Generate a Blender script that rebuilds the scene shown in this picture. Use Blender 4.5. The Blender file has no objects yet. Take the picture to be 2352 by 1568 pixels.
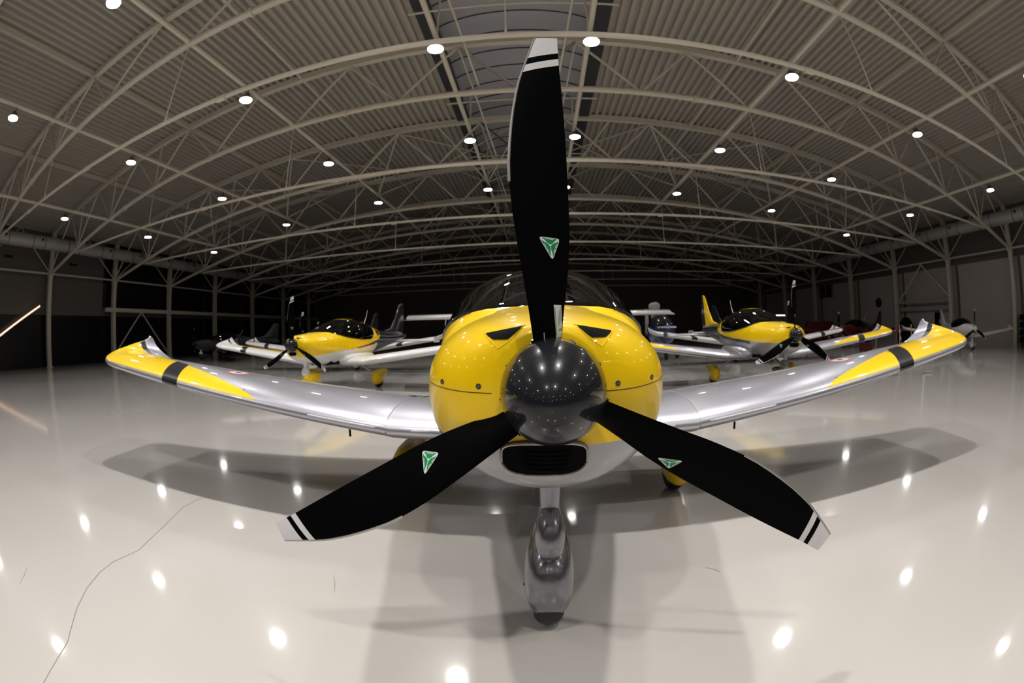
import bpy, math, random
import numpy as np
from mathutils import Vector, Matrix
from mathutils.bvhtree import BVHTree

random.seed(4)
S = bpy.context.scene
COL = S.collection
PI = math.pi

# ------------------------------------------------------------------ camera
CAM_H = 1.15
yaw, pit, rol = [math.radians(a) for a in (-3.411, -1.199, -1.33)]


def cam_axis(v):
    cr, sr = math.cos(rol), math.sin(rol)
    x = v[0]*cr - v[2]*sr
    z2 = v[0]*sr + v[2]*cr
    cp, sp = math.cos(pit), math.sin(pit)
    y = v[1]*cp - z2*sp
    z = v[1]*sp + z2*cp
    cy, sy = math.cos(yaw), math.sin(yaw)
    return Vector((x*cy + y*sy, -x*sy + y*cy, z))


cd = bpy.data.cameras.new('camera')
cam = bpy.data.objects.new('camera', cd)
COL.objects.link(cam)
r_, f_, u_ = cam_axis((1, 0, 0)), cam_axis((0, 1, 0)), cam_axis((0, 0, 1))
cam.matrix_world = Matrix(((r_.x, u_.x, -f_.x, 0), (r_.y, u_.y, -f_.y, 0), (r_.z, u_.z, -f_.z, CAM_H), (0, 0, 0, 1)))
cd.type = 'PANO'
cd.sensor_width = 36
cd.sensor_height = 24
cd.lens = 15.5
cd.clip_start = 0.02
cd.clip_end = 300
pc = cd.cycles if hasattr(cd, 'cycles') and hasattr(cd.cycles, 'panorama_type') else cd
pc.panorama_type = 'FISHEYE_EQUISOLID'
pc.fisheye_lens = 1017.1/2352*36
pc.fisheye_fov = math.radians(220)
cd.dof.use_dof = True
cd.dof.focus_distance = 1.05
cd.dof.aperture_fstop = 5.6
S.camera = cam

# ------------------------------------------------------------------ world, exposure
W = bpy.data.worlds.new('world')
S.world = W
W.use_nodes = True
W.node_tree.nodes['Background'].inputs[0].default_value = (0.02, 0.022, 0.03, 1)
W.node_tree.nodes['Background'].inputs[1].default_value = 0.05
S.view_settings.view_transform = 'Standard'
S.view_settings.look = 'None'
S.view_settings.gamma = 1
S.view_settings.use_curve_mapping = False
S.view_settings.exposure = 0.0
try:
    S.cycles.use_denoising = True
    S.cycles.max_bounces = 6
    S.cycles.sample_clamp_indirect = 6
    S.cycles.caustics_reflective = False
    S.cycles.caustics_refractive = False
except Exception:
    pass
LAMP_POWER = 121.0
LAMP_COL = (1.0, 0.965, 0.925)
XC = -0.34           # hangar centre line
BAY = 5.95           # truss spacing
LX = [1.91, 7.61, 13.31, 19.06]
LZ = [8.30, 8.09, 7.57, 6.68]


# ------------------------------------------------------------------ materials
def new_mat(name):
    m = bpy.data.materials.new(name)
    m.use_nodes = True
    return m, m.node_tree, m.node_tree.nodes['Principled BSDF']


def mat(name, col, rough=.5, metal=0., coat=0., coat_r=.03, emis=None, estr=0, bump=None, alpha=None, spec=.5):
    m, nt, b = new_mat(name)
    b.inputs['Base Color'].default_value = (*col, 1)
    b.inputs['Roughness'].default_value = rough
    b.inputs['Metallic'].default_value = metal
    b.inputs['Coat Weight'].default_value = coat
    b.inputs['Coat Roughness'].default_value = coat_r
    b.inputs['Specular IOR Level'].default_value = spec
    if emis:
        b.inputs['Emission Color'].default_value = (*emis, 1)
        b.inputs['Emission Strength'].default_value = estr
    if bump:
        n = nt.nodes.new('ShaderNodeTexNoise')
        n.inputs['Scale'].default_value = bump[0]
        tc = nt.nodes.new('ShaderNodeTexCoord')
        nt.links.new(tc.outputs['Object'], n.inputs['Vector'])
        bp = nt.nodes.new('ShaderNodeBump')
        bp.inputs['Strength'].default_value = bump[1]
        bp.inputs['Distance'].default_value = bump[2]
        nt.links.new(n.outputs['Fac'], bp.inputs['Height'])
        nt.links.new(bp.outputs['Normal'], b.inputs['Normal'])
    return m


def math_node(nt, op, a, b=None, c=None):
    n = nt.nodes.new('ShaderNodeMath')
    n.operation = op
    for i, v in enumerate((a, b, c)):
        if v is None:
            continue
        if isinstance(v, (int, float)):
            n.inputs[i].default_value = v
        else:
            nt.links.new(v, n.inputs[i])
    return n.outputs[0]


def attr_mask(nt, name, soft=.0015):
    a = nt.nodes.new('ShaderNodeAttribute')
    a.attribute_name = name
    mr = nt.nodes.new('ShaderNodeMapRange')
    mr.inputs['From Min'].default_value = -soft
    mr.inputs['From Max'].default_value = soft
    nt.links.new(a.outputs['Fac'], mr.inputs['Value'])
    return mr.outputs['Result']


def mask_paint(name, base, layers, rivets=False, flake=True):
    """base = (colour, metallic, roughness); layers = [(attribute, colour, metallic)] painted over it"""
    m, nt, b = new_mat(name)
    b.inputs['Roughness'].default_value = base[2]
    b.inputs['Specular IOR Level'].default_value = .2
    b.inputs['Coat Weight'].default_value = .6
    b.inputs['Coat Roughness'].default_value = .02
    rgb = nt.nodes.new('ShaderNodeRGB')
    rgb.outputs[0].default_value = (*base[0], 1)
    col = rgb.outputs[0]
    v = nt.nodes.new('ShaderNodeValue')
    v.outputs[0].default_value = base[1]
    met = v.outputs[0]
    for at, c, mt in layers:
        k = attr_mask(nt, at)
        mx = nt.nodes.new('ShaderNodeMix')
        mx.data_type = 'RGBA'
        nt.links.new(k, mx.inputs[0])
        nt.links.new(col, mx.inputs[6])
        mx.inputs[7].default_value = (*c, 1)
        col = mx.outputs[2]
        mf = nt.nodes.new('ShaderNodeMix')
        nt.links.new(k, mf.inputs[0])
        nt.links.new(met, mf.inputs[2])
        mf.inputs[3].default_value = mt
        met = mf.outputs[0]
    if rivets:
        au = nt.nodes.new('ShaderNodeAttribute'); au.attribute_name = 'u'
        av = nt.nodes.new('ShaderNodeAttribute'); av.attribute_name = 'v'
        U, V = au.outputs['Fac'], av.outputs['Fac']

        def near(x, period, half, off=0.):
            s = math_node(nt, 'ADD', x, off)
            f = math_node(nt, 'FRACT', math_node(nt, 'DIVIDE', s, period))
            d = math_node(nt, 'MULTIPLY', math_node(nt, 'ABSOLUTE', math_node(nt, 'SUBTRACT', f, .5)), period)
            return math_node(nt, 'LESS_THAN', d, half)
        rows = math_node(nt, 'MULTIPLY', near(V, .235, .005), near(U, .032, .006))
        ribs = math_node(nt, 'MULTIPLY', near(U, .46, .005), near(V, .032, .006))
        rr = math_node(nt, 'MAXIMUM', rows, ribs)
        rr = math_node(nt, 'MULTIPLY', rr, math_node(nt, 'GREATER_THAN', V, .36))
        bp = nt.nodes.new('ShaderNodeBump')
        bp.inputs['Strength'].default_value = .6
        bp.inputs['Distance'].default_value = .002
        nt.links.new(rr, bp.inputs['Height'])
        nt.links.new(bp.outputs['Normal'], b.inputs['Normal'])
        nt.links.new(bp.outputs['Normal'], b.inputs['Coat Normal'])
        mx = nt.nodes.new('ShaderNodeMix'); mx.data_type = 'RGBA'; mx.blend_type = 'ADD'
        nt.links.new(math_node(nt, 'MULTIPLY', rr, .8), mx.inputs[0])
        nt.links.new(col, mx.inputs[6])
        mx.inputs[7].default_value = (.5, .5, .52, 1)
        col = mx.outputs[2]
    nt.links.new(col, b.inputs['Base Color'])
    nt.links.new(met, b.inputs['Metallic'])
    return m


YEL = (.88, .58, .0)
SILV = (.53, .53, .595)
CHAR = (.010, .011, .014)
WHITE = (.72, .72, .73)
RED = (.42, .012, .012)
M = {}
M['steel'] = mat('cream_painted_steel', (.56, .52, .44), .45, bump=(6, .1, .01))
M['steel_dark'] = mat('grey_painted_steel', (.30, .29, .27), .5)
M['blade'] = mat('matte_black_composite', (.0015, .0015, .0018), .5, spec=.02)
M['blade_white'] = mat('white_blade_paint', (.62, .61, .63), .3)
M['le_metal'] = mat('nickel_edge', (.42, .40, .38), .35, .8)
M['black_rubber'] = mat('black_rubber', (.008, .008, .008), .6)
M['black'] = mat('flat_black', (.003, .003, .003), .8, spec=.1)
M['dark_plastic'] = mat('dark_plastic', (.02, .02, .022), .45)
M['silver'] = mat('silver_paint', SILV, .36, .85, .6, .02)
M['gear'] = mat('gear_silver', (.22, .22, .245), .25, .8, .7, .02)
M['chin'] = mat('shaded_chin_silver', (.33, .33, .34), .36, .6, .6, .02)  # the silver paint darkened, with the shade under the nose in its colour
M['yellow'] = mat('yellow_paint', YEL, .35, 0, .6, .02, spec=.2)
M['charcoal'] = mat('charcoal_paint', CHAR, .25, 0, .55, .01, spec=.1)
M['white'] = mat('white_paint', WHITE, .35, 0, 1, .02)
M['red'] = mat('red_paint', RED, .35, 0, 1, .02)
M['dark_red'] = mat('dark_red_paint', (.08, .004, .005), .35, 0, 1, .02)
M['navy'] = mat('navy_paint', (.012, .02, .12), .3, 0, 1, .02)
M['chrome'] = mat('screw_steel', (.35, .34, .33), .25, 1.)
M['screw_dark'] = mat('dark_screw', (.10, .095, .09), .35, .8)
M['brown'] = mat('heat_stained_steel', (.22, .13, .06), .4, .8)
M['green'] = mat('green_sticker', (.0, .22, .075), .4)
M['sticker_white'] = mat('white_sticker', (.62, .65, .62), .4)
M['seam'] = mat('dark_seam', (.05, .035, .002), .6)
M['decal_red'] = mat('red_decal', (.55, .10, .10), .4)
M['decal_grey'] = mat('grey_decal', (.50, .47, .47), .4)
M['strip'] = mat('pale_strip', (.62, .61, .66), .4)
M['wood'] = mat('bare_wood', (.42, .28, .14), .6)
M['duct'] = mat('duct_metal', (.42, .41, .39), .4, .3)
M['panel_light'] = mat('wall_panel_light', (.40, .36, .335), .6)
M['panel_dark'] = mat('wall_panel_dark', (.10, .092, .08), .6)
M['panel_black'] = mat('wall_glass_black', (.006, .006, .007), .25)
M['far_wall'] = mat('far_wall_panel', (.10, .09, .08), .7)


def glass_mat():
    m = bpy.data.materials.new('tinted_canopy_glass')
    m.use_nodes = True
    nt = m.node_tree
    nt.nodes.clear()
    o = nt.nodes.new('ShaderNodeOutputMaterial')
    t = nt.nodes.new('ShaderNodeBsdfTransparent')
    t.inputs[0].default_value = (.22, .235, .26, 1)
    g = nt.nodes.new('ShaderNodeBsdfGlossy')
    g.inputs['Roughness'].default_value = .02
    fr = nt.nodes.new('ShaderNodeFresnel')
    fr.inputs['IOR'].default_value = 1.55
    mx = nt.nodes.new('ShaderNodeMixShader')
    nt.links.new(fr.outputs[0], mx.inputs[0])
    nt.links.new(t.outputs[0], mx.inputs[1])
    nt.links.new(g.outputs[0], mx.inputs[2])
    nt.links.new(mx.outputs[0], o.inputs[0])
    return m


M['glass'] = glass_mat()


def floor_mat():
    m, nt, b = new_mat('glossy_resin_floor')
    tc = nt.nodes.new('ShaderNodeTexCoord')
    n = nt.nodes.new('ShaderNodeTexNoise')
    n.inputs['Scale'].default_value = .22
    n.inputs['Detail'].default_value = 3
    nt.links.new(tc.outputs['Object'], n.inputs['Vector'])
    cr = nt.nodes.new('ShaderNodeValToRGB')
    cr.color_ramp.elements[0].position = .35
    cr.color_ramp.elements[0].color = (.47, .445, .42, 1)
    cr.color_ramp.elements[1].position = .68
    cr.color_ramp.elements[1].color = (.53, .51, .485, 1)
    nt.links.new(n.outputs['Fac'], cr.inputs[0])
    nt.links.new(cr.outputs[0], b.inputs['Base Color'])
    b.inputs['Roughness'].default_value = .26
    b.inputs['Specular IOR Level'].default_value = .25
    b.inputs['Coat Weight'].default_value = .9
    b.inputs['Coat Roughness'].default_value = .07
    n2 = nt.nodes.new('ShaderNodeTexNoise')
    n2.inputs['Scale'].default_value = 1.4
    n2.inputs['Detail'].default_value = 4
    nt.links.new(tc.outputs['Object'], n2.inputs['Vector'])
    bp = nt.nodes.new('ShaderNodeBump')
    bp.inputs['Strength'].default_value = .06
    bp.inputs['Distance'].default_value = .01
    nt.links.new(n2.outputs['Fac'], bp.inputs['Height'])
    nt.links.new(bp.outputs['Normal'], b.inputs['Coat Normal'])
    return m


M['floor'] = floor_mat()
M['crack'] = mat('hairline_crack', (.25, .23, .20), .6)


def deck_mat():
    m, nt, b = new_mat('roof_deck_steel')
    b.inputs['Base Color'].default_value = (.37, .345, .30, 1)
    b.inputs['Roughness'].default_value = .5
    return m


M['deck'] = deck_mat()
M['skylight'] = mat('grey_polycarbonate', (.42, .42, .45), .35, spec=.4)
M['skylight_dark'] = mat('dark_skylight_curb', (.03, .03, .035), .6)


# ------------------------------------------------------------------ object helpers
def mk(name, verts, faces, mats, parent=None, smooth=True, fm=None, attrs=None, loc=None, rot=None):
    me = bpy.data.meshes.new(name)
    me.from_pydata([tuple(map(float, v)) for v in verts], [], faces)
    if not isinstance(mats, (list, tuple)):
        mats = [mats]
    for m in mats:
        me.materials.append(m)
    if fm:
        me.polygons.foreach_set('material_index', fm)
    if smooth:
        me.polygons.foreach_set('use_smooth', [True]*len(me.polygons))
    if attrs:
        for k, vals in attrs.items():
            a = me.attributes.new(k, 'FLOAT', 'POINT')
            a.data.foreach_set('value', [float(x) for x in vals])
    me.validate()
    me.update()
    o = bpy.data.objects.new(name, me)
    COL.objects.link(o)
    if parent:
        o.parent = parent
    if loc is not None:
        o.location = loc
    if rot is not None:
        o.rotation_euler = rot
    return o


def thing(name, label, cat, loc=(0, 0, 0), rz=0., group=None):
    o = bpy.data.objects.new(name, None)
    COL.objects.link(o)
    o.empty_display_size = .2
    o.location = loc
    o.rotation_euler = (0, 0, rz)
    o['label'] = label
    o['category'] = cat
    if group:
        o['group'] = group
    return o


def tag(o, label, cat, group=None, kind=None):
    o['label'] = label
    o['category'] = cat
    if group:
        o['group'] = group
    if kind:
        o['kind'] = kind
    return o


def struct(o, label=None, cat=None):
    o['kind'] = 'structure'
    if label:
        o['label'] = label
        o['category'] = cat
    return o


class Geo:
    def __init__(s):
        s.v = []
        s.f = []
        s.m = []

    def add(s, v, f, mi=0):
        n = len(s.v)
        s.v += [tuple(p) for p in v]
        s.f += [tuple(i+n for i in q) for q in f]
        s.m += [mi]*len(f)
        return s

    def box(s, lo, hi, mi=0):
        x0, y0, z0 = lo
        x1, y1, z1 = hi
        v = [(x0, y0, z0), (x1, y0, z0), (x1, y1, z0), (x0, y1, z0), (x0, y0, z1), (x1, y0, z1), (x1, y1, z1), (x0, y1, z1)]
        return s.add(v, [(0, 3, 2, 1), (4, 5, 6, 7), (0, 1, 5, 4), (1, 2, 6, 5), (2, 3, 7, 6), (3, 0, 4, 7)], mi)

    def tube(s, pts, r, n=8, mi=0, cap=True, sq=False):
        pts = [Vector(p) for p in pts]
        rs = r if isinstance(r, (list, tuple)) else [r]*len(pts)
        rings = []
        up = Vector((0, 0, 1))
        for i, p in enumerate(pts):
            a = pts[max(i-1, 0)]
            b = pts[min(i+1, len(pts)-1)]
            t = (b-a).normalized()
            ref = up if abs(t.z) < .95 else Vector((0, 1, 0))
            x = t.cross(ref).normalized()
            y = x.cross(t).normalized()
            rings.append([p + (x*math.cos(2*PI*(k+.5*sq)/n) + y*math.sin(2*PI*(k+.5*sq)/n))*rs[i] for k in range(n)])
        v = [q for ring in rings for q in ring]
        f = []
        for i in range(len(rings)-1):
            for k in range(n):
                k2 = (k+1) % n
                f.append((i*n+k, i*n+k2, (i+1)*n+k2, (i+1)*n+k))
        if cap:
            f.append(tuple(range(n-1, -1, -1)))
            f.append(tuple((len(rings)-1)*n+k for k in range(n)))
        return s.add(v, f, mi)

    def rings(s, rings, closed=True, cap=True, mi=0):
        n = len(rings[0])
        v = [p for r in rings for p in r]
        f = []
        for i in range(len(rings)-1):
            for k in range(n if closed else n-1):
                k2 = (k+1) % n
                f.append((i*n+k, i*n+k2, (i+1)*n+k2, (i+1)*n+k))
        if cap:
            f.append(tuple(range(n-1, -1, -1)))
            f.append(tuple((len(rings)-1)*n+k for k in range(n)))
        return s.add(v, f, mi)

    def lathe(s, prof, axis='y', n=32, mi=0, c=(0, 0, 0)):
        """prof = [(along, radius)]"""
        rings = []
        for a, r in prof:
            ring = []
            for k in range(n):
                t = 2*PI*k/n
                p, q = r*math.cos(t), r*math.sin(t)
                ring.append({'y': (c[0]+p, c[1]+a, c[2]+q), 'z': (c[0]+p, c[1]+q, c[2]+a), 'x': (c[0]+a, c[1]+p, c[2]+q)}[axis])
            rings.append(ring)
        return s.rings(rings, True, True, mi)

    def obj(s, name, mats, parent=None, smooth=False, **k):
        return mk(name, s.v, s.f, mats, parent, smooth, s.m, **k)


def auto_smooth(o, deg=35):
    me = o.data
    me.polygons.foreach_set('use_smooth', [True]*len(me.polygons))
    me.set_sharp_from_angle(angle=math.radians(deg))
    return o


def drape(bvh, pts2, axis, start, direction, off, tri):
    """project 2D points onto a surface; axis = function (a,b)->3D start"""
    out = []
    for p in pts2:
        o = Vector(start(*p))
        h = bvh.ray_cast(o, Vector(direction))
        q = h[0] if h[0] else bvh.find_nearest(o + Vector(direction)*.9)[0]
        out.append(q - Vector(direction)*off)
    return out


def disc_patch(bvh, centre, rx, rz, plane, direction, off, n=20, rings=4, start=None):
    pts = [(centre[0], centre[1])]
    for i in range(1, rings+1):
        for k in range(n):
            t = 2*PI*k/n
            pts.append((centre[0]+rx*i/rings*math.cos(t), centre[1]+rz*i/rings*math.sin(t)))
    v = drape(bvh, pts, None, start, direction, off, None)
    f = [(0, 1+k, 1+(k+1) % n) for k in range(n)]
    for i in range(1, rings):
        for k in range(n):
            a, b = 1+(i-1)*n, 1+i*n
            f.append((a+k, b+k, b+(k+1) % n, a+(k+1) % n))
    return v, f


def poly_patch(bvh, poly, start, direction, off, div=5):
    """drape a convex polygon (2D) as a subdivided fan"""
    c = (sum(p[0] for p in poly)/len(poly), sum(p[1] for p in poly)/len(poly))
    edge = []
    for i, p in enumerate(poly):
        q = poly[(i+1) % len(poly)]
        for j in range(div):
            edge.append((p[0]+(q[0]-p[0])*j/div, p[1]+(q[1]-p[1])*j/div))
    n = len(edge)
    pts = [c]
    for i in range(1, div+1):
        pts += [(c[0]+(e[0]-c[0])*i/div, c[1]+(e[1]-c[1])*i/div) for e in edge]
    v = drape(bvh, pts, None, start, direction, off, None)
    f = [(0, 1+k, 1+(k+1) % n) for k in range(n)]
    for i in range(1, div):
        for k in range(n):
            a, b = 1+(i-1)*n, 1+i*n
            f.append((a+k, b+k, b+(k+1) % n, a+(k+1) % n))
    return v, f


def hermite(tab, x):
    xs = [t[0] for t in tab]
    out = []
    n = len(tab)
    if x <= xs[0]:
        return list(tab[0][1:])
    if x >= xs[-1]:
        return list(tab[-1][1:])
    i = max(j for j in range(n-1) if xs[j] <= x)
    h = xs[i+1]-xs[i]
    t = (x-xs[i])/h
    for c in range(1, len(tab[0])):
        y0, y1 = tab[i][c], tab[i+1][c]
        d = (y1-y0)/h
        if i > 0:
            dm = (y0-tab[i-1][c])/(xs[i]-xs[i-1])
            m0 = 0 if dm*d <= 0 else 2*dm*d/(dm+d)
        else:
            m0 = d
        if i+2 < n:
            dp = (tab[i+2][c]-y1)/(xs[i+2]-xs[i+1])
            m1 = 0 if dp*d <= 0 else 2*dp*d/(dp+d)
        else:
            m1 = d
        out.append(y0*(1+2*t)*(1-t)**2 + m0*h*t*(1-t)**2 + y1*t*t*(3-2*t) + m1*h*t*t*(t-1))
    return out


# ================================================================== HANGAR
HALF = 27.0


def T(x):                       # top chord height at distance x from the centre line
    return 10.62 - .00375*x*x


_lt = np.polyfit(np.array([0, 5.5, 7.6, 11.4, 15.1, 17.1, 19.0, 22.6, 27.0])**2, [8.53, 8.45, 8.36, 8.11, 7.66, 7.36, 7.02, 6.30, 5.35], 3)


def Lc(x):
    return float(np.polyval(_lt, x*x))


Y0, Y1 = -21.0, 50.0
# floor with the hairline crack and scuffs lying in it
g = Geo()
g.box((XC-27.9, Y0, -.2), (XC+27.9, Y1, 0))


def flat_line(g, pts, w, z=.0012, mi=1):
    v = []
    for i, p in enumerate(pts):
        a = pts[max(i-1, 0)]
        b = pts[min(i+1, len(pts)-1)]
        dx, dy = b[0]-a[0], b[1]-a[1]
        l = math.hypot(dx, dy)
        ww = w*(.4 + .6*min(1, 3*min(i, len(pts)-1-i)/len(pts)+.2))
        v += [(p[0]-dy/l*ww, p[1]+dx/l*ww, z), (p[0]+dy/l*ww, p[1]-dx/l*ww, z)]
    g.add(v, [(2*i, 2*i+1, 2*i+3, 2*i+2) for i in range(len(pts)-1)], mi)


ck = [(-1.62, .0), (-1.662, .168), (-1.799, .449), (-1.99, .66), (-2.11, .83), (-2.19, 1.0), (-2.221, 1.14), (-2.20, 1.354), (-2.331, 1.744), (-2.449, 2.055), (-2.46, 2.25), (-2.385, 2.42), (-2.2, 2.55)]
flat_line(g, ck, .0028)
for a, b in [((-2.487, .475), (-2.619, .608)), ((.804, 1.787), (.862, 1.721)), ((-.998, 1.697), (-.924, 1.547)), ((-1.9, 3.4), (-2.05, 3.2)), ((1.6, 3.3), (1.75, 3.15))]:
    flat_line(g, [a, ((a[0]+b[0])/2+.008, (a[1]+b[1])/2), b], .0022)
fl = g.obj('floor', [M['floor'], M['crack']])
struct(fl, 'pale grey glossy resin hangar floor', 'floor')

# corrugated roof deck: two slopes either side of the skylight
SK = 2.9


def deck(x0, x1):
    prof = []
    P = .30
    x = x0
    while x < x1-1e-6:
        for fx, hz in ((0, 0), (.42, 0), (.50, .13), (.92, .13)):
            xx = x+fx*P
            if xx <= x1:
                prof.append((xx, T(xx)+.16+hz))
        x += P
    prof.append((x1, T(x1)+.16))
    ys = [Y0+(Y1-Y0)*i/6 for i in range(7)]
    v = [(XC+px, y, pz) for y in ys for px, pz in prof]
    n = len(prof)
    f = [(i*n+k, i*n+k+1, (i+1)*n+k+1, (i+1)*n+k) for i in range(6) for k in range(n-1)]
    return v, f


g = Geo()
g.add(*deck(SK, 27.9))
v, f = deck(SK, 27.9)
g.add([(2*XC-p[0], p[1], p[2]) for p in v], f)
dk = g.obj('ceiling', M['deck'])
struct(dk, 'cream corrugated steel roof deck on both sides of the skylight', 'ceiling')

# skylight vault
g = Geo()
n = 24
prof = [(SK*math.cos(PI*k/n), 11.05+.95*math.sin(PI*k/n)) for k in range(n+1)]
ys = [Y0, Y1]
g.add([(XC+px, y, pz) for y in ys for px, pz in prof], [(k, k+1, n+2+k, n+1+k) for k in range(n)])
for s in (-1, 1):
    xa, xb = sorted((XC+s*SK, XC+s*(SK-.42)))
    g.box((xa, Y0, 10.62), (xb, Y1, 11.1), 1)
y = Y0+.6
while y < Y1:
    g.tube([(XC+px*.985, y, pz-.03) for px, pz in prof], .022, 5, 1)
    y += 1.19
sk = g.obj('window_1', [M['skylight'], M['skylight_dark']])
struct(sk, 'long arched translucent grey skylight along the ridge of the roof', 'skylight')

# side walls
g = Geo()
xw = XC+27.6
g.box((xw, Y0, 5.0), (xw+.3, Y1, 8.2), 1)
g.box((xw+.05, Y0, 0), (xw+.3, Y1, 5.0), 0)
for k in range(-3, 9):
    g.box((xw-.01, k*BAY-.5, 0), (xw+.05, k*BAY-.28, 5.0), 1)
struct(g.obj('wall_right', [M['panel_light'], M['panel_dark']]), 'right hangar wall, pale panels below and dark panels above', 'wall')
g = Geo()
xw = XC-27.6
g.box((xw-.3, Y0, 3.55), (xw, 17.1, 8.2), 1)
g.box((xw-.3, 17.1, 3.55), (xw, Y1, 8.2), 0)
g.box((xw-.3, Y0, 0), (xw-.05, Y1, 3.05), 0)
g.box((xw-.3, Y0, 3.05), (xw+.02, 17.1, 3.55), 1)
g.box((xw-.3, 17.1, 3.05), (xw+.02, Y1, 3.55), 1)
for y, z in ((8.4, 6.24), (14.1, 6.19)):
    g.box((xw, y-.35, z-.07), (xw+.02, y+.35, z+.07), 0)
struct(g.obj('wall_left', [M['panel_black'], M['panel_dark'], M['panel_light']]), 'dark left hangar wall with a pale band above black glazing', 'wall')
g = Geo()
g.box((XC-27.9, Y1, 0), (XC+27.9, Y1+.3, 11.9))
for x in range(-24, 25, 6):
    g.box((XC+x-.03, Y1-.05, 0), (XC+x+.03, Y1, 11))
struct(g.obj('wall_back', M['far_wall']), 'unlit dark far wall of the hangar', 'wall')
g = Geo()
g.box((XC-27.9, Y0-.3, 0), (XC+27.9, Y0, 11.9))
struct(g.obj('wall_front', M['panel_dark']), 'hangar wall behind the viewpoint', 'wall')

# ------------------------------------------------------------------ trusses
ORD = {0: 'right above the viewpoint', -1: 'behind the viewpoint', -2: 'farthest behind the viewpoint', 1: 'nearest in view', 2: 'second from the front', 3: 'third from the front', 4: 'fourth from front',
       5: 'fifth from the front', 6: 'sixth from the front', 7: 'seventh, in the dark part', 8: 'farthest, by the dark far wall'}
BN = [0, 3.8, 7.6, 11.4, 15.2, 19.0, 22.7]
TN = [1.9, 5.7, 9.6, 13.4, 17.1, 20.9, 24.3]


def truss_parts(k):
    t = thing('roof_truss', 'cream arched tubular roof truss with straight tie rod, ' + ORD[k], 'roof truss', (XC, k*BAY, 0), 0, 'arched roof trusses')
    xs = np.linspace(-HALF, HALF, 49)
    g = Geo()
    for i in range(48):
        a, b = xs[i], xs[i+1]
        za, zb = T(a), T(b)
        v = []
        for (x, z) in ((a, za), (b, zb)):
            v += [(x, -.11, z-.10), (x, .11, z-.10), (x, .11, z+.15), (x, -.11, z+.15)]
        g.add(v, [(0, 1, 5, 4), (1, 2, 6, 5), (2, 3, 7, 6), (3, 0, 4, 7)])
    g.obj('top_chord', M['steel'], t)
    g = Geo()
    g.tube([(x, 0, Lc(x)) for x in xs], .105, 10)
    for s in (-1, 1):
        for x in (5.6, 11.6, 17.6):
            g.tube([(s*x-.04, 0, Lc(x)), (s*x+.04, 0, Lc(x))], .15, 10)
    auto_smooth(g.obj('bottom_chord', M['steel'], t))
    for s in (-1, 1):
        g = Geo()
        for i, b in enumerate(BN):
            for j in (i-1, i):
                if j < 0:
                    if s == 1 or True:
                        continue
                g.tube([(s*b, 0, Lc(b)), (s*TN[j], 0, T(TN[j])-.1)], .05, 7)
            if b >= 15:
                g.tube([(s*b, 0, Lc(b)), (s*b, 0, T(b)-.1)], .045, 7)
        g.tube([(0, 0, Lc(0)), (s*TN[0], 0, T(TN[0])-.1)], .05, 7)
        g.tube([(s*HALF, 0, Lc(HALF)), (s*24.3, 0, T(24.3)-.1)], .05, 7)
        auto_smooth(g.obj('web_braces', M['steel'], t))
    g = Geo()
    g.tube([(-22.9, 0, 6.0), (0, 0, 6.02), (22.9, 0, 6.0)], .055, 8)
    for x in (-17, -11.5, -5.7, 5.7, 11.5, 17):
        g.tube([(x-.12, 0, 6.0), (x+.12, 0, 6.0)], .075, 8)
    auto_smooth(g.obj('tie_rod', M['steel'], t))
    for x in (-15.2, -7.6, 0, 7.6, 15.2):
        g = Geo()
        g.tube([(x, 0, 6.02), (x, 0, 6.25), (x, 0, Lc(x)-.08)], [.035, .014, .014], 6)
        auto_smooth(g.obj('hanger', M['steel'], t))
    return t


def copy_tree(o, parent=None, loc=None):
    c = o.copy()
    COL.objects.link(c)
    if parent:
        c.parent = parent
    if loc is not None:
        c.location = loc
    for ch in list(o.children):
        copy_tree(ch, c)
    return c


t1 = truss_parts(1)
for k in (0, -1, -2, 2, 3, 4, 5, 6, 7, 8):
    c = copy_tree(t1, loc=(XC, k*BAY, 0))
    c['label'] = 'cream arched tubular roof truss with straight tie rod, ' + ORD[k]

# columns and knee braces
WALLY = {1: 'beside the lit staircase', 2: 'second in view', 3: 'third in view, foot of the V brace', 4: 'fourth in view', 5: 'fifth in view', 6: 'sixth in view', 7: 'seventh in view', 8: 'eighth, far corner', 0: 'beside the viewpoint', -1: 'behind the viewpoint'}
g = Geo()
g.box((-.15, -.15, 0), (.15, .15, T(27)))
g.box((-.22, -.22, 0), (.22, .22, .04))
g.box((-.2, -.18, 5.2), (.2, .18, 5.5))
col0 = g.obj('column', M['steel'])
braces = None
for s, side in ((-1, 'left'), (1, 'right')):
    for k in range(-1, 9):
        lab = WALLY[k].replace('beside the lit staircase', 'nearest in view')
        root = thing('wall_column', f'cream steel column against the {side} wall, {lab}', 'column', (XC+s*HALF, k*BAY, 0), 0, f'{side} wall columns')
        c = col0.copy()
        COL.objects.link(c)
        c.name = 'post'
        c.parent = root
        g = Geo()
        for d in (-1, 1):
            g.tube([(0, 0, 5.4), (0, d*2.9, T(27)-.1)], .04, 6)
        if braces is None:
            braces = g.obj('knee_brace', M['steel'], root)
        else:
            b = braces.copy()
            COL.objects.link(b)
            b.parent = root
bpy.data.objects.remove(col0)
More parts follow.
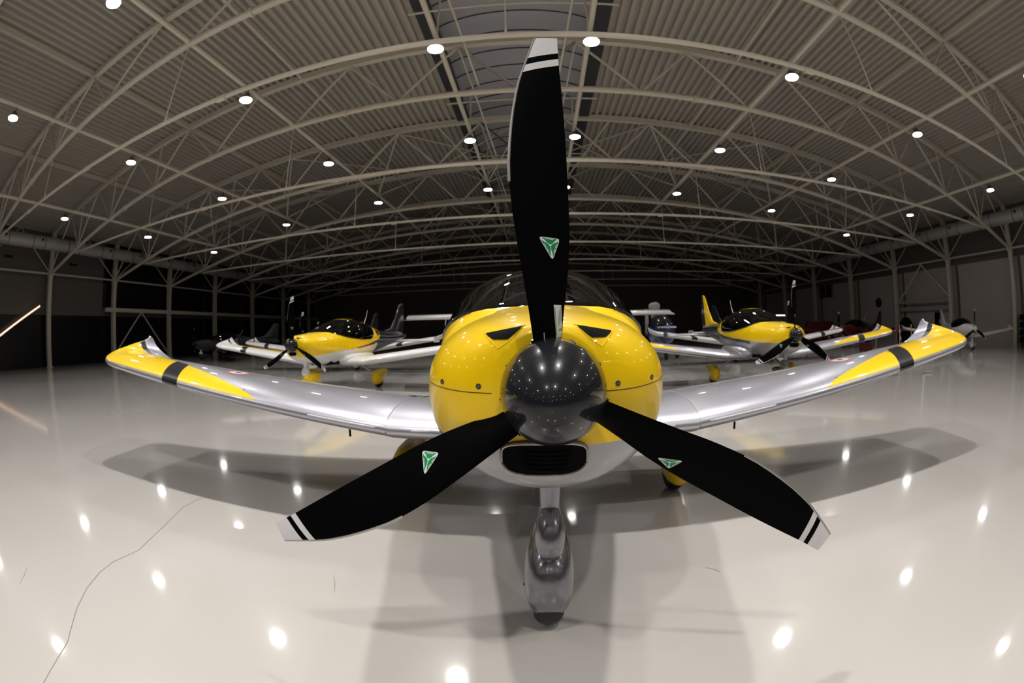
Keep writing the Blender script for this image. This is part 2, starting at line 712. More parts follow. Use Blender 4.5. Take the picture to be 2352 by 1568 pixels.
for s, side in ((-1, 'left'), (1, 'right')):
    g = Geo()
    g.tube([(XC+s*HALF, Y0, 5.4), (XC+s*HALF, Y1, 5.4)], .06, 7)
    tag(auto_smooth(g.obj('wall_girt', M['steel'])), f'thin horizontal tube joining the columns of the {side} wall at truss height', 'beam')
    g = Geo()
    g.tube([(XC+s*HALF, 20.74, 5.3 if s > 0 else 3.35), (XC+s*HALF, 23.5, 2.9 if s > 0 else .5)], .06, 7)
    g.tube([(XC+s*HALF, 20.74, 5.3 if s > 0 else 3.35), (XC+s*HALF, 18.0, 2.95 if s > 0 else .5)], .06, 7)
    tag(auto_smooth(g.obj('wall_brace', M['steel'])), f'inverted V wind brace between columns on the {side} wall', 'brace')
g = Geo()
g.box((XC+26.9, 17.95, 2.72), (XC+27.1, 23.7, 2.92))
g.box((XC+27.3, 17.95, 2.2), (XC+27.5, 23.7, 2.5))
tag(g.obj('wall_beam', M['steel_dark']), 'grey double horizontal beam under the V brace on the right wall', 'beam')
g = Geo()
g.box((XC-27.15, 17.1, 3.3), (XC-26.9, Y1, 3.56))
tag(g.obj('wall_beam', M['steel']), 'horizontal beam across the black glazing of the left wall', 'beam')

# purlins (deck level) and longitudinal tubes that carry the lamps
PL = {7.6: 'inner', 13.4: 'middle', 20.0: 'outer'}
for s, side in ((-1, 'left'), (1, 'right')):
    for x, nm in PL.items():
        g = Geo()
        g.box((XC+s*x-.05, Y0, T(x)-.06), (XC+s*x+.05, Y1, T(x)+.14))
        tag(g.obj('roof_purlin', M['steel']), f'{nm} purlin running under the corrugated deck on the {side} side of the roof', 'purlin', 'roof purlins')
    for x, z, nm in zip(LX, LZ, ('innermost', 'second', 'third', 'outermost')):
        g = Geo()
        g.tube([(XC+s*x, Y0, z+.30), (XC+s*x, Y1, z+.30)], .075, 8)
        tag(auto_smooth(g.obj('lamp_rail', M['steel'])), f'{nm} long tube carrying ceiling lamps on the {side} side of the skylight', 'tube', 'lamp carrying tubes')

# bracing in the bays between trusses
for bay, nm in ((3, 'third'), (5, 'fifth')):
    ya, yb = bay*BAY, (bay+1)*BAY
    ym = (ya+yb)/2
    for s, side in ((-1, 'left'), (1, 'right')):
        for i, (x, z) in enumerate(zip(LX, LZ)):
            g = Geo()
            zt = z+.3
            for yy in (ya, yb):
                for dx in (-1.9, 1.9):
                    xx = x+dx
                    g.tube([(XC+s*x, ym, zt), (XC+s*xx, yy, T(abs(xx))-.12)], .04, 6)
            xo = x+3.8
            if xo < 21:
                g.tube([(XC+s*(x-1.9), ya, T(x-1.9)-.12), (XC+s*(x+3.8), yb, T(x+3.8)-.12)], .035, 6)
                g.tube([(XC+s*(x+3.8), ya, T(x+3.8)-.12), (XC+s*(x-1.9), yb, T(x-1.9)-.12)], .035, 6)
            g.tube([(XC+s*x, ym, zt), (XC+s*x, ym, T(x)-.05)], .035, 6)
            tag(auto_smooth(g.obj('roof_bracing', M['steel'])), f'spreading tube braces behind the {nm} truss at the {("innermost","second","third","outermost")[i]} lamp tube, {side} side', 'brace', 'roof bracing')
# skylight cross ties
for k in range(0, 8):
    g = Geo()
    g.tube([(XC-SK-.1, (k+.62)*BAY, 10.35), (XC+SK+.1, (k+.62)*BAY, 10.35)], .04, 6)
    for s in (-1, 1):
        g.tube([(XC+s*1.9, (k+.5)*BAY, 8.72), (XC+s*1.9, (k+.5)*BAY, 10.35)], .03, 6)
        g.tube([(XC+s*1.9, k*BAY, 10.5), (XC+s*1.2, (k+1)*BAY, 8.75)], .035, 6)
    tag(auto_smooth(g.obj('skylight_tie', M['steel'])), 'thin cross tie with hangers under the skylight, ' + (['over the viewpoint', 'just before the propeller tip', 'third from the viewpoint', 'fourth from the viewpoint', 'fifth from the viewpoint', 'sixth from the viewpoint', 'seventh from the viewpoint', 'last before the far wall'][k]), 'tie', 'skylight cross ties')

# air ducts
for s, side in ((-1, 'left'), (1, 'right')):
    t = thing('air_duct', f'long round grey air duct high along the {side} wall', 'air duct', (XC+s*25.2, 0, 6.75))
    g = Geo()
    g.tube([(0, Y0+.5, 0), (0, Y1-.5, 0)], .37, 20)
    auto_smooth(g.obj('duct_pipe', M['duct'], t))
    y = 7.15-2.9*9
    ringi = 0
    while y < Y1-3:
        if y > 0:
            g = Geo()
            g.tube([(0, y+.3-.02, 0), (0, y+.3+.02, 0)], .385, 20)
            auto_smooth(g.obj('joint_ring', M['dark_plastic'], t))
            g = Geo()
            g.tube([(0, y+2.25-.02, 0), (0, y+2.25+.02, 0)], .385, 20)
            auto_smooth(g.obj('joint_ring', M['dark_plastic'], t))
            g = Geo()
            g.tube([(-s*.33, y, 0.05), (-s*.42, y, .06)], .13, 14)
            g.tube([(-s*.42, y, .06), (-s*.425, y, .06)], .09, 14, 1)
            auto_smooth(g.obj('air_nozzle', [M['duct'], M['black']], t))
        y += 2.9

# ------------------------------------------------------------------ ceiling lamps
M['lens'] = mat('lit_lamp_glass', (1, 1, 1), .5, emis=LAMP_COL, estr=60)
M['housing'] = mat('lamp_housing', (.12, .12, .12), .4, .6)
gh = Geo()
gh.lathe([(-.10, .21), (-.04, .17), (.06, .10), (.12, .06)], 'z', 20)
gb = Geo()
gb.tube([(0, 0, .12), (.04, 0, .17), (.03, 0, .22), (0, 0, .24)], .012, 6)
gl = Geo()
gl.lathe([(-.115, .195), (-.10, .195)], 'z', 20)
ld = bpy.data.lights.new('lamp_light', 'AREA')
ld.shape = 'DISK'
ld.size = .30
ld.energy = LAMP_POWER
ld.spread = math.radians(112)
ld.color = LAMP_COL
proto = None
POWER_COL = (1.0, .85, .45, .18)       # outer and far lamps turned down to imitate vignetting and a dark far end
POWER_ROW = {-3: 1.0, -2: 1.0, -1: 1.0, 0: 1.0, 1: .9, 2: .6, 3: .25}
LDS = {}
ROWN = {-3: 'third row behind the viewpoint', -2: 'second row behind the viewpoint', -1: 'first row behind the viewpoint', 0: 'row nearest overhead', 1: 'second row ahead', 2: 'third row ahead', 3: 'farthest row ahead'}
CN = ('innermost', 'second out', 'third out', 'outermost')
for k in range(-3, 4):
    for s, side in ((-1, 'left'), (1, 'right')):
        for i, (x, z) in enumerate(zip(LX, LZ)):
            loc = (XC+s*x, (k+.5)*BAY, z)
            lab = f'lit ceiling lamp, {ROWN[k]}, {side} of the skylight, {CN[i]}'
            if proto is None:
                proto = thing('ceiling_lamp', lab, 'lamp', loc, 0, 'lit ceiling lamps')
                auto_smooth(gh.obj('housing', M['housing'], proto))
                gb.obj('hook', M['housing'], proto)
                gl.obj('lens', M['lens'], proto)
                lo = bpy.data.objects.new('light', ld)
                COL.objects.link(lo)
                lo.parent = proto
                lo.location = (0, 0, -.118)
            else:
                c = copy_tree(proto, loc=loc)
                c['label'] = lab
                key = (POWER_COL[i], POWER_ROW[k])
                if key not in LDS:
                    LDS[key] = ld.copy()
                    LDS[key].energy = LAMP_POWER*key[0]*key[1]
                for ch in c.children:
                    if ch.type == 'LIGHT':
                        ch.data = LDS[key]


# ================================================================== AIRCRAFT
HZ = 1.015       # propeller hub height
COWL = [  # y, half width, top, bottom, mid, exponent
    (.030, .135, .135, -.150, .00, 2.0), (.036, .150, .145, -.215, .00, 2.0), (.048, .185, .155, -.244, -.005, 2.05), (.075, .228, .164, -.262, -.01, 2.1), (.12, .272, .175, -.280, -.015, 2.15),
    (.20, .322, .188, -.305, -.02, 2.2), (.32, .360, .200, -.338, -.025, 2.25), (.45, .385, .212, -.365, -.03, 2.3),
    (.62, .410, .226, -.395, -.03, 2.35), (.85, .450, .246, -.430, -.02, 2.4)]
FUSE = [(.85, .450, .246, -.430, -.02, 2.4), (1.05, .49, .325, -.450, .0, 2.25), (1.3, .53, .415, -.465, .03, 2.15), (1.6, .575, .50, -.47, .05, 2.2),
        (1.9, .60, .54, -.465, .06, 2.2), (2.2, .595, .54, -.45, .06, 2.1), (2.5, .55, .50, -.42, .06, 2.1), (2.8, .49, .45, -.38, .06, 2.1),
        (3.2, .40, .375, -.32, .05, 2.1), (3.8, .29, .29, -.23, .04, 2.1), (4.6, .18, .22, -.12, .04, 2.1), (5.3, .09, .17, -.02, .06, 2.1), (5.65, .025, .14, .04, .09, 2.0)]
SILL = [(.85, .246), (.95, .228), (1.1, .175), (1.3, .125), (1.6, .085), (1.9, .06), (2.2, .05), (2.4, .07), (2.58, .16), (2.72, .275), (2.84, .40), (2.92, .45)]


def sect(st, th):
    w, zt, zb, zm, n = st
    c, s = math.cos(th), math.sin(th)
    e = 2.0/n
    x = w*math.copysign(abs(s)**e, s)
    h = (zt-zm) if c >= 0 else (zm-zb)
    return x, zm + h*math.copysign(abs(c)**e, c)


def sill_theta(st, zs):
    w, zt, zb, zm, n = st
    if zs >= zt-.0005:
        return 0.0
    k = max(0.0, min(1.0, (zs-zm)/(zt-zm)))
    return math.acos(k**(n/2.0))


def airfoil(n, t=.15):
    """closed loop of (chord fraction, z/chord) from the trailing edge over the top to the nose and back underneath"""
    up, lo = [], []
    for i in range(n+1):
        b = i/n
        x = .5*(1-math.cos(PI*b))
        y = 5*t*(.2969*math.sqrt(x)-.1260*x-.3516*x*x+.2843*x**3-.1015*x**4)
        cam_ = .035*(1-(2*x-.8)**2)*.8 if x < 1 else 0
        cam_ = max(cam_, 0)*(x*(1-x)*4)**.5 if 0 < x < 1 else 0
        up.append((x, y+cam_))
        lo.append((x, -y*.85+cam_*.6))
    return up[::-1]+lo[1:]


def wing_mesh(name, s, P, mats, parent, x0=.30, rear=False):
    # x, LEy, zLE, chord
    dih = .129
    st = [(x0, 1.33, -.42, 1.50), (.6, 1.34, -.42, 1.48), (.88, 1.35, -.415, 1.46)]
    for i in range(61):
        x = .92+(3.72-.92)*i/60
        st.append((x, 1.355+.012*(x-.9), -.41+dih*(x-.9), 1.45-(x-.9)*.15))
    st += [(3.84, 1.398, -.028, 1.00), (3.93, 1.425, -.010, .955), (3.99, 1.47, .010, .89), (4.03, 1.55, .035, .78), (4.055, 1.68, .065, .62), (4.07, 1.84, .10, .44), (4.08, 2.0, .13, .27), (4.085, 2.12, .155, .12), (4.09, 2.19, .165, .02)]
    af = airfoil(26)
    verts, U, V, MY, MB, ML = [], [], [], [], [], []
    for x, ly, zl, ch in st:
        for i, (c, h) in enumerate(af):
            upper = i <= 26
            tip = max(0, (x-3.8)/.29)
            zz = zl + h*ch*(.95 if x < 3.8 else .95-.35*min(1, tip)) - c*ch*math.sin(math.radians(2.0))*(1-min(1, tip))
            # raised rear of the tip
            zz += .05*min(1, tip)**2*c
            verts.append((s*x, ly+c*ch, HZ+zz))
            u, v = x, c*ch
            U.append(u)
            V.append(v if upper else -1)
            d = ((x-1.79)*.31 - v) if upper else -1
            edge = .014
            my = min(d, v-edge) if upper else -.1
            if x > 3.85 and upper:
                d = 2.045-(v+ly)
                my = min(d, v-edge)
            if rear:
                my = min(v-.30, 3.45-x) if upper else -.1
                d = .36-v
            MY.append(my)
            xs = x - .55*max(0, v)
            mb = min(xs-2.68, 2.885-xs, d+.01) if upper else min(x-2.68, 2.885-x, .12-v)
            mb2 = min(v+ly-2.045, 2.13-(v+ly)) if x > 3.86 and upper else -1
            mb3 = .006-abs(d+.010) if (upper and 1.95 < x < 3.9) else -1
            MB.append(max(mb, mb2, mb3))
            ML.append(-1)
    n = len(af)
    f = []
    for i in range(len(st)-1):
        for k in range(n-1):
            q = (i*n+k, i*n+k+1, (i+1)*n+k+1, (i+1)*n+k)
            f.append(q if s > 0 else q[::-1])
    last = tuple((len(st)-1)*n+k for k in range(n-1))
    f.append(last if s > 0 else last[::-1])
    # the seam between centre section and outer panel
    o = mk(name, verts, f, mats, parent, True, None, {'u': U, 'v': V, 'my': MY, 'mb': MB, 'ml': ML})
    return o, st


def flat_surface(name, pts, thick, mats, parent, attrs=None):
    """streamlined surface lofted through stations (leading edge point, trailing edge point)"""
    af = airfoil(10, .10)
    v = []
    for (a, b, nrm) in pts:
        a, b, nrm = Vector(a), Vector(b), Vector(nrm)
        ch = (b-a).length
        for c, h in af:
            v.append(a+(b-a)*c+nrm*(h*ch*thick))
    n = len(af)
    f = [(i*n+k, i*n+k+1, (i+1)*n+k+1, (i+1)*n+k) for i in range(len(pts)-1) for k in range(n-1)]
    f.append(tuple((len(pts)-1)*n+k for k in range(n-1)))
    f.append(tuple(range(n-2, -1, -1)))
    at = {k: [fn(p) for p in v] for k, fn in (attrs or {}).items()}
    return mk(name, v, f, mats, parent, True, None, at or None)


# blade outline in the frame of the propeller disc: z, left x, right x, half fore-aft offset
BL = [(.060, -.030, .012, .030), (.090, -.038, .017, .031), (.14, -.045, .022, .034), (.195, -.052, .028, .037), (.295, -.066, .041, .043), (.40, -.080, .047, .043), (.51, -.087, .048, .039), (.63, -.080, .049, .028), (.76, -.061, .048, .018), (.85, -.036, .047, .011), (.935, -.009, .049, .008)]


def blade_geo():
    """black blade with white tip and band; rings slant near the tip so the bands run across at an angle"""
    rows = [(z, z, 0) for z in (.06, .09, .115, .14, .17, .2, .24, .28, .32, .36, .40, .44, .48)]
    rows += [(.53, .54, 0), (.58, .60, 0), (.63, .655, 0), (.68, .71, 0), (.73, .763, 0), (.77, .803, 0), (.805, .840, 1), (.831, .863, 0), (.855, .883, 1), (.89, .908, 1), (.925, .932, 1), (.93, .939, 1)]
    g = Geo()
    n = 12
    rings = []
    for zl, zr, _ in rows:
        l = hermite(BL, zl)
        r = hermite(BL, zr)
        a = Vector((l[0], -l[2], zl))
        b = Vector((r[1], r[2], zr))
        ch = (b-a).length
        d = (b-a)/ch
        nr = Vector((d.y, -d.x, 0)).normalized()
        if nr.y > 0:
            nr = -nr          # towards the front
        zz = (zl+zr)/2
        th = .055 + .45*max(0, (.30-zz)/.30)**1.6
        th = min(th, .42)
        ring = []
        for k in range(n+1):
            c = .5*(1-math.cos(PI*k/n))
            ring.append(a+(b-a)*c - nr*(.38*th*ch*math.sin(PI*c**.8)))
        for k in range(n-1, 0, -1):
            c = .5*(1-math.cos(PI*k/n))
            ring.append(a+(b-a)*c + nr*(.62*th*ch*math.sin(PI*c**.7)))
        rings.append(ring)
    m = len(rings[0])
    v = [p for r in rings for p in r]
    f, fm = [], []
    for i in range(len(rings)-1):
        for k in range(m):
            k2 = (k+1) % m
            f.append((i*m+k, i*m+k2, (i+1)*m+k2, (i+1)*m+k))
            fm.append(rows[i][2])
    f.append(tuple((len(rings)-1)*m+k for k in range(m)))
    fm.append(1)
    f.append(tuple(range(m-1, -1, -1)))
    fm.append(0)
    return v, f, fm, rings, rows


BV, BF, BFM, BRINGS, BROWS = blade_geo()
BBVH = BVHTree.FromPolygons([tuple(p) for p in BV], BF)


def le_strip_geo():
    g = Geo()
    rg = []
    for i in range(12, len(BRINGS)):
        R = BRINGS[i]
        m = len(R)
        e = R[0]
        out = Vector((-1, -.35, 0)).normalized()
        a = R[1] + Vector((0, .0015, 0))
        b = R[-1] + Vector((0, -.0015, 0))
        rg.append([e+out*.0035, a+out*.002, (a+b)/2+Vector((.001, 0, 0)), b+out*.002])
    g.rings(rg)
    return g


def tri_sticker(tri, ang, mi=0):
    """triangle corners given in the propeller disc frame -> draped on a blade whose own frame is turned by ang"""
    c, s = math.cos(-ang), math.sin(-ang)

    def back(p):
        return (p[0]*c-p[1]*s, p[0]*s+p[1]*c)
    return [back(p) for p in tri]


def inset(tri, d):
    cx = sum(p[0] for p in tri)/3
    cy = sum(p[1] for p in tri)/3
    return [(cx+(p[0]-cx)*d, cy+(p[1]-cy)*d) for p in tri]


STK = {0: [(-.026, .351), (.023, .351), (.004, .297)], 1: [(-.331, -.156), (-.279, -.154), (-.315, -.209)], 2: [(.250, -.174), (.313, -.180), (.284, -.209)]}


def round_tri(tri, k=.14):
    out = []
    for i in range(3):
        p, a, b = tri[i], tri[i-1], tri[(i+1) % 3]
        out.append((p[0]+(a[0]-p[0])*k, p[1]+(a[1]-p[1])*k))
        out.append((p[0]+(a[0]-p[0])*k*.25+(b[0]-p[0])*k*.25, p[1]+(a[1]-p[1])*k*.25+(b[1]-p[1])*k*.25))
        out.append((p[0]+(b[0]-p[0])*k, p[1]+(b[1]-p[1])*k))
    return out


def add_sticker(i, parent, detail=True):
    ang = [0, 2*PI/3, -2*PI/3][i]
    start = lambda a, b: (a, -1, b)
    dr = (0, 1, 0)
    tri = STK[i]
    g = Geo()
    layers = [(round_tri(tri), 0, .0010), (round_tri(inset(tri, .9)), 1, .0014)]
    for poly, mi, off in layers:
        v, f = poly_patch(BBVH, tri_sticker(poly, ang), start, dr, off, 4)
        g.add(v, f, mi)
    if detail:
        cx = sum(p[0] for p in tri)/3
        cy = sum(p[1] for p in tri)/3
        for p in inset(tri, .86):
            dx, dy = p[0]-cx, p[1]-cy
            L = math.hypot(dx, dy)
            nx, ny = -dy/L, dx/L
            poly = []
            for t, w in ((.0, .0008), (.35, .0007), (.6, .0022), (.85, .0026), (1.0, .0012)):
                poly.append((cx+dx*t+nx*w, cy+dy*t+ny*w))
            for t, w in ((1.0, .0012), (.85, .0026), (.6, .0022), (.35, .0007), (.0, .0008)):
                poly.append((cx+dx*t-nx*w, cy+dy*t-ny*w))
            pts = tri_sticker(poly, ang)
            vv = drape(BBVH, pts, None, start, dr, .0018, None)
            g.add(vv, [(k, k+1, 8-k, 9-k) for k in range(4)], 0)
        ring = [(cx+.0028*math.cos(2*PI*k/10), cy+.0028*math.sin(2*PI*k/10)) for k in range(10)]
        vv = drape(BBVH, tri_sticker(ring, ang), None, start, dr, .0019, None)
        g.add(vv, [tuple(range(10))], 0)
        # small lettering along the three sides
        for a in range(3):
            p, q = inset(tri, .80)[a], inset(tri, .80)[(a+1) % 3]
            for k in range(7):
                if k == 3 and a == 1:
                    continue
                t0, t1 = .27+k*.066, .27+k*.066+.045
                dx, dy = q[0]-p[0], q[1]-p[1]
                L = math.hypot(dx, dy)
                nx, ny = dy/L*.0011, -dx/L*.0011
                poly = [(p[0]+dx*t0+nx, p[1]+dy*t0+ny), (p[0]+dx*t1+nx, p[1]+dy*t1+ny), (p[0]+dx*t1-nx, p[1]+dy*t1-ny), (p[0]+dx*t0-nx, p[1]+dy*t0-ny)]
                vv = drape(BBVH, tri_sticker(poly, ang), None, start, dr, .0018, None)
                g.add(vv, [(0, 1, 2, 3)], 0)
    o = g.obj('blade_sticker', [M['sticker_white'], M['green']], parent)
    o['label'] = 'green and white triangular maker sticker with a three-blade emblem'
    return o


def add_label_strip(parent):
    g = Geo()
    start = lambda a, b: (a, -1, b)
    base = [(.0035, .195), (.0205, .195), (.0225, .122), (.0075, .121)]
    v, f = poly_patch(BBVH, base, start, (0, 1, 0), .0012, 5)
    g.add(v, f, 0)

    def bar(x0, x1, z0, z1, mi):
        vv = drape(BBVH, [(x0, z0), (x1, z0), (x1, z1), (x0, z1)], None, start, (0, 1, 0), .0018, None)
        g.add(vv, [(0, 1, 2, 3)], mi)
    z = .126
    while z < .190:                      # green vertical line of lettering
        bar(.0072-(z-.125)*.03, .0090-(z-.125)*.03, z, z+.0019, 1)
        z += .0027
    for x, a, b in ((.0125, .146, .172), (.0148, .150, .182), (.0170, .154, .186), (.0188, .158, .190)):
        z = a
        while z < b:
            bar(x, x+.0009, z, z+.0014, 2)
            z += .0022
    for (x0, x1, z) in ((.012, .0215, .1345), (.0135, .0205, .138), (.015, .0195, .1415)):
        bar(x0, x1, z-.0022, z, 1)
    o = g.obj('warning_label', [M['sticker_white'], M['green'], M['black']], parent)
    o['label'] = 'narrow white label with green and black lettering at the blade root'


def wheel(parent, c, r=.17, w=.055):
    g = Geo()
    prof = []
    for k in range(13):
        a = -PI/2+PI*k/12
        prof.append((w*math.sin(a), r-w*.9+w*.9*math.cos(a)))
    g.lathe([(-w*.8, .03)]+prof+[(w*.8, .03)], 'x', 28, 0, c)
    return auto_smooth(g.obj('wheel', M['black_rubber'], parent), 50)


def pod(name, stations, mats, parent, xo=0., n=20, attrs=None):
    """stations y, zc, half height, half width"""
    rg = []
    for y, zc, hh, w in stations:
        rg.append([(xo+w*math.copysign(abs(math.sin(t))**.85, math.sin(t)), y, zc+hh*math.copysign(abs(math.cos(t))**.85, math.cos(t))) for t in [2*PI*k/n for k in range(n)]])
    g = Geo()
    g.rings(rg)
    at = {k: [fn(p) for p in g.v] for k, fn in (attrs or {}).items()}
    return auto_smooth(mk(name, g.v, g.f, mats, parent, True, None, at or None), 60)


SCHEMES = {}


def scheme(name, top, low, tail, wing, accent, spin, pant, stripe=CHAR, lowmet=0):
    d = {}
    d['body'] = mask_paint(name+'_body_paint', (low, lowmet, .36), [('mt', tail, 0), ('my', top, 0)])
    d['wing'] = mask_paint(name+'_wing_paint', (wing, .85 if wing == SILV else 0, .36), [('my', accent, 0), ('mb', stripe, 0)], rivets=True)
    d['fin'] = mask_paint(name+'_fin_paint', (tail, .3 if tail == SILV else 0, .33), [('mf', top, 0)])
    d['plain'] = M['silver'] if wing == SILV else (M['dark_red'] if name == 'dark_red' else (M['dark_plastic'] if name == 'dark_grey' else M['white']))
    d['spin'] = spin
    d['pant'] = pant
    return d


SC = {
    'main': scheme('yellow_silver', YEL, (.33, .33, .34), CHAR, SILV, YEL, M['charcoal'], M['silver'], lowmet=.6),  # lower body silver is darkened to carry the shade underneath
    'ywhite': scheme('yellow_white', YEL, WHITE, CHAR, WHITE, YEL, M['charcoal'], M['yellow']),
    'white': scheme('white_grey', WHITE, WHITE, (.5, .5, .52), WHITE, WHITE, M['white'], M['white'], stripe=WHITE),
    'wred': scheme('white_red', WHITE, WHITE, (.02, .02, .022), WHITE, WHITE, M['charcoal'], M['white']),
    'red': scheme('dark_red', (.06, .003, .004), (.06, .003, .004), (.05, .003, .004), (.08, .005, .006), (.08, .005, .006), M['dark_red'], M['dark_red'], stripe=(.1, .01, .01)),
    'grey': scheme('dark_grey', (.02, .02, .023), (.02, .02, .023), (.03, .03, .033), (.10, .10, .11), (.10, .10, .11), M['charcoal'], M['charcoal'], stripe=(.02, .02, .02)),
}


def plane(label, sc, loc, rz=0., hero=False, prop_yaw=0., hub_x=0., group=None, red_tips=False, yellow_pants=True, main_pant=None):
    A = thing('light_aircraft', label, 'aircraft', loc, rz, group)
    D = SC[sc]
    nth = 72 if hero else 40
    # --- cowling
    ys = [.030, .033, .036, .041, .048, .058, .07, .085, .10, .12, .145, .17, .20, .24, .28, .32, .38, .45, .53, .62, .70, .78, .85]
    rg, at = [], []
    for y in ys:
        st = hermite(COWL, y)
        ring = []
        for k in range(nth):
            x, z = sect(st, 2*PI*k/nth)
            ring.append((x, y, HZ+z))
        rg.append(ring)

    def fmask(p):
        zb = hermite([(-1, -.137), (.3, -.137), (.85, -.125), (1.4, -.09), (2.2, -.03), (3.0, .05), (3.6, .16)] if sc != 'ywhite' else [(-1, -.235), (.1, -.235), (.4, -.22), (1.0, -.17), (1.6, -.12), (2.2, -.05), (3.0, .05), (3.6, .16)], p[1])[0]
        return min(p[2]-HZ-zb, 3.15+.55*(p[2]-HZ)-p[1])

    def tmask(p):
        return max(p[1]-3.0+.45*(HZ-p[2]+.0), min(.012, p[2]-HZ-(hermite([(-1, -.5), (1.2, -.165), (2.2, -.10), (3.0, -.02), (3.6, .1)], p[1])[0])) if p[1] > 1.0 else -1)
    g = Geo()
    g.rings(rg)
    cow = mk('cowling', g.v, g.f, D['body'], A, True, None, {'my': [fmask(p) for p in g.v], 'mt': [-1]*len(g.v)})
    auto_smooth(cow, 60)
    bvh = BVHTree.FromPolygons([tuple(p) for p in g.v], g.f)
    # --- fuselage skin with the cabin opening left out, canopy over it
    ys = [.85+(.05*i) for i in range(0, 10)] + [1.35+.1*i for i in range(0, 12)] + [2.5+.05*i for i in range(0, 10)] + [3.0, 3.1, 3.2, 3.4, 3.6, 3.8, 4.1, 4.4, 4.7, 5.0, 5.3, 5.5, 5.65]
    frg, crg, irg = [], [], []
    for y in ys:
        st = hermite(FUSE, y)
        if y <= 2.921:
            th = sill_theta(st, hermite(SILL, y)[0])
        else:
            th = 0.
        nf = nth
        ring = []
        for k in range(nf+1):
            t = th+(2*PI-2*th)*k/nf
            x, z = sect(st, t)
            ring.append((x, y, HZ+z))
        frg.append(ring)
        if y <= 2.921:
            ring = []
            for k in range(33):
                t = -th+2*th*k/32
                x, z = sect(st, t)
                ring.append((x, y, HZ+z))
            crg.append(ring)
    g = Geo()
    g.rings(frg, False, False)
    mk('fuselage', g.v, g.f, D['body'], A, True, None, {'my': [fmask(p) for p in g.v], 'mt': [tmask(p) for p in g.v]})
    g = Geo()
    g.rings(crg, False, False)
    can = mk('canopy', g.v, g.f, M['glass'], A)
    can['label'] = 'tinted bubble canopy'
    # canopy frame along the sill
    g = Geo()
    for s in (0, -1):
        g.tube([Vector(r[s])+Vector((0, 0, .004)) for r in crg[2:-1]], .010, 6)
    auto_smooth(g.obj('canopy_frame', M['charcoal'], A))
    # yellow roof band over the canopy
    g = Geo()
    rr = []
    for y in [1.75, 1.85, 1.95, 2.05, 2.2, 2.35, 2.5, 2.65, 2.8, 2.92]:
        st = hermite(FUSE, y)
        ring = []
        for k in range(9):
            t = (-.28+.56*k/8)*(1 if y > 1.8 else .6)
            x, z = sect(st, t)
            ring.append((x*1.004, y, HZ+z+.004))
        rr.append(ring)
    g.rings(rr, False, False)
    mk('canopy_roof', g.v, g.f, M['yellow'] if sc in ('main', 'ywhite') else D['plain'], A)
    # interior: seats, panel, floor lining
    g = Geo()
    lin = []
    for y in [.95, 1.3, 1.7, 2.1, 2.5, 2.8]:
        st = hermite(FUSE, y)
        zs = hermite(SILL, y)[0]
        th = max(.4, sill_theta(st, zs))
        lin.append([(x*.97, y, HZ+min(z, zs)*1.0-.01) for x, z in [sect(st, th+(2*PI-2*th)*k/24) for k in range(25)]])
    g.rings(lin, False, False)
    g.box((-.42, 1.25, HZ+.02), (.42, 1.33, HZ+.235))
    mk('cabin_lining', g.v, g.f, M['black'], A, False)
    for s in (-1, 1):
        g = Geo()
        rgs = []
        for z, y, w, d in ((-.25, 1.95, .2, .3), (-.15, 1.97, .21, .28), (-.1, 2.2, .20, .07), (.15, 2.28, .20, .06), (.30, 2.33, .15, .05), (.33, 2.34, .10, .045), (.42, 2.36, .09, .04), (.44, 2.36, .06, .02)):
            rgs.append([(s*.25+w*math.copysign(abs(math.cos(t))**.6, math.cos(t)), y+d*math.copysign(abs(math.sin(t))**.7, math.sin(t)), HZ+z) for t in [2*PI*k/16 for k in range(16)]])
        g.rings(rgs)
        auto_smooth(g.obj('seat', M['dark_plastic'], A))
    # rear quarter windows
    fb = BVHTree.FromPolygons([tuple(p) for r in frg for p in r], [(i*(nth+1)+k, i*(nth+1)+k+1, (i+1)*(nth+1)+k+1, (i+1)*(nth+1)+k) for i in range(len(frg)-1) for k in range(nth)])
    for s in (-1, 1):
        poly = [(3.0, .33), (3.12, .335), (3.24, .27), (3.22, .2), (3.08, .13), (2.98, .12), (2.94, .22)]
        v, f = poly_patch(fb, [(a, HZ+b) for a, b in poly], lambda a, b, s=s: (s*1.2, a, b), (-s, 0, 0), .003, 3)
        mk('rear_window', v, f, M['panel_black'], A)
    # --- cowl details
    st3 = lambda a, b: (a, -1, b)
    hole = []
    nn = 40
    # lower air intake with its rounded lip
    inl = []
    for k in range(nn):
        t = 2*PI*k/nn
        c, s_ = math.cos(t), math.sin(t)
        inl.append((-.012+.104*math.copysign(abs(c)**.55, c), -.164+(.036 if s_ > 0 else .046)*math.copysign(abs(s_)**(.5 if s_ > 0 else .8), s_)))
    g = Geo()
    lip = [Vector((x, .013 + .014*(abs(x)/.106)**2 + .006*max(0, -.19-z)/.04, HZ+z)) for x, z in inl]
    g.tube(lip+[lip[0]], .004, 8, cap=False)
    g.rings([[(p.x*1.03, p.y+.002, HZ-.17+(p.z-HZ+.17)*1.06) for p in lip], [(p.x*1.10, p.y+.05, HZ-.17+(p.z-HZ+.17)*1.2) for p in lip]], True, False)
    auto_smooth(mk('intake_lip', g.v, g.f, M['chin'] if sc == 'main' else D['plain'], A))
    g = Geo()
    ctr = (0, .010, HZ-.17)
    g.add([ctr]+[tuple(p) for p in lip], [(0, 1+k, 1+(k+1) % nn) for k in range(nn)])
    g.rings([[tuple(p) for p in lip], [(p.x*.95, p.y+.004, p.z) for p in lip]], True, False)
    for i in range(5):
        z = HZ-.150-i*.011
        g.box((-.08+.004*i, .0080, z-.0010), (.056-.004*i, .0130, z+.0010), 1)
    g.obj('air_intake', [M['black'], M['black']], A)
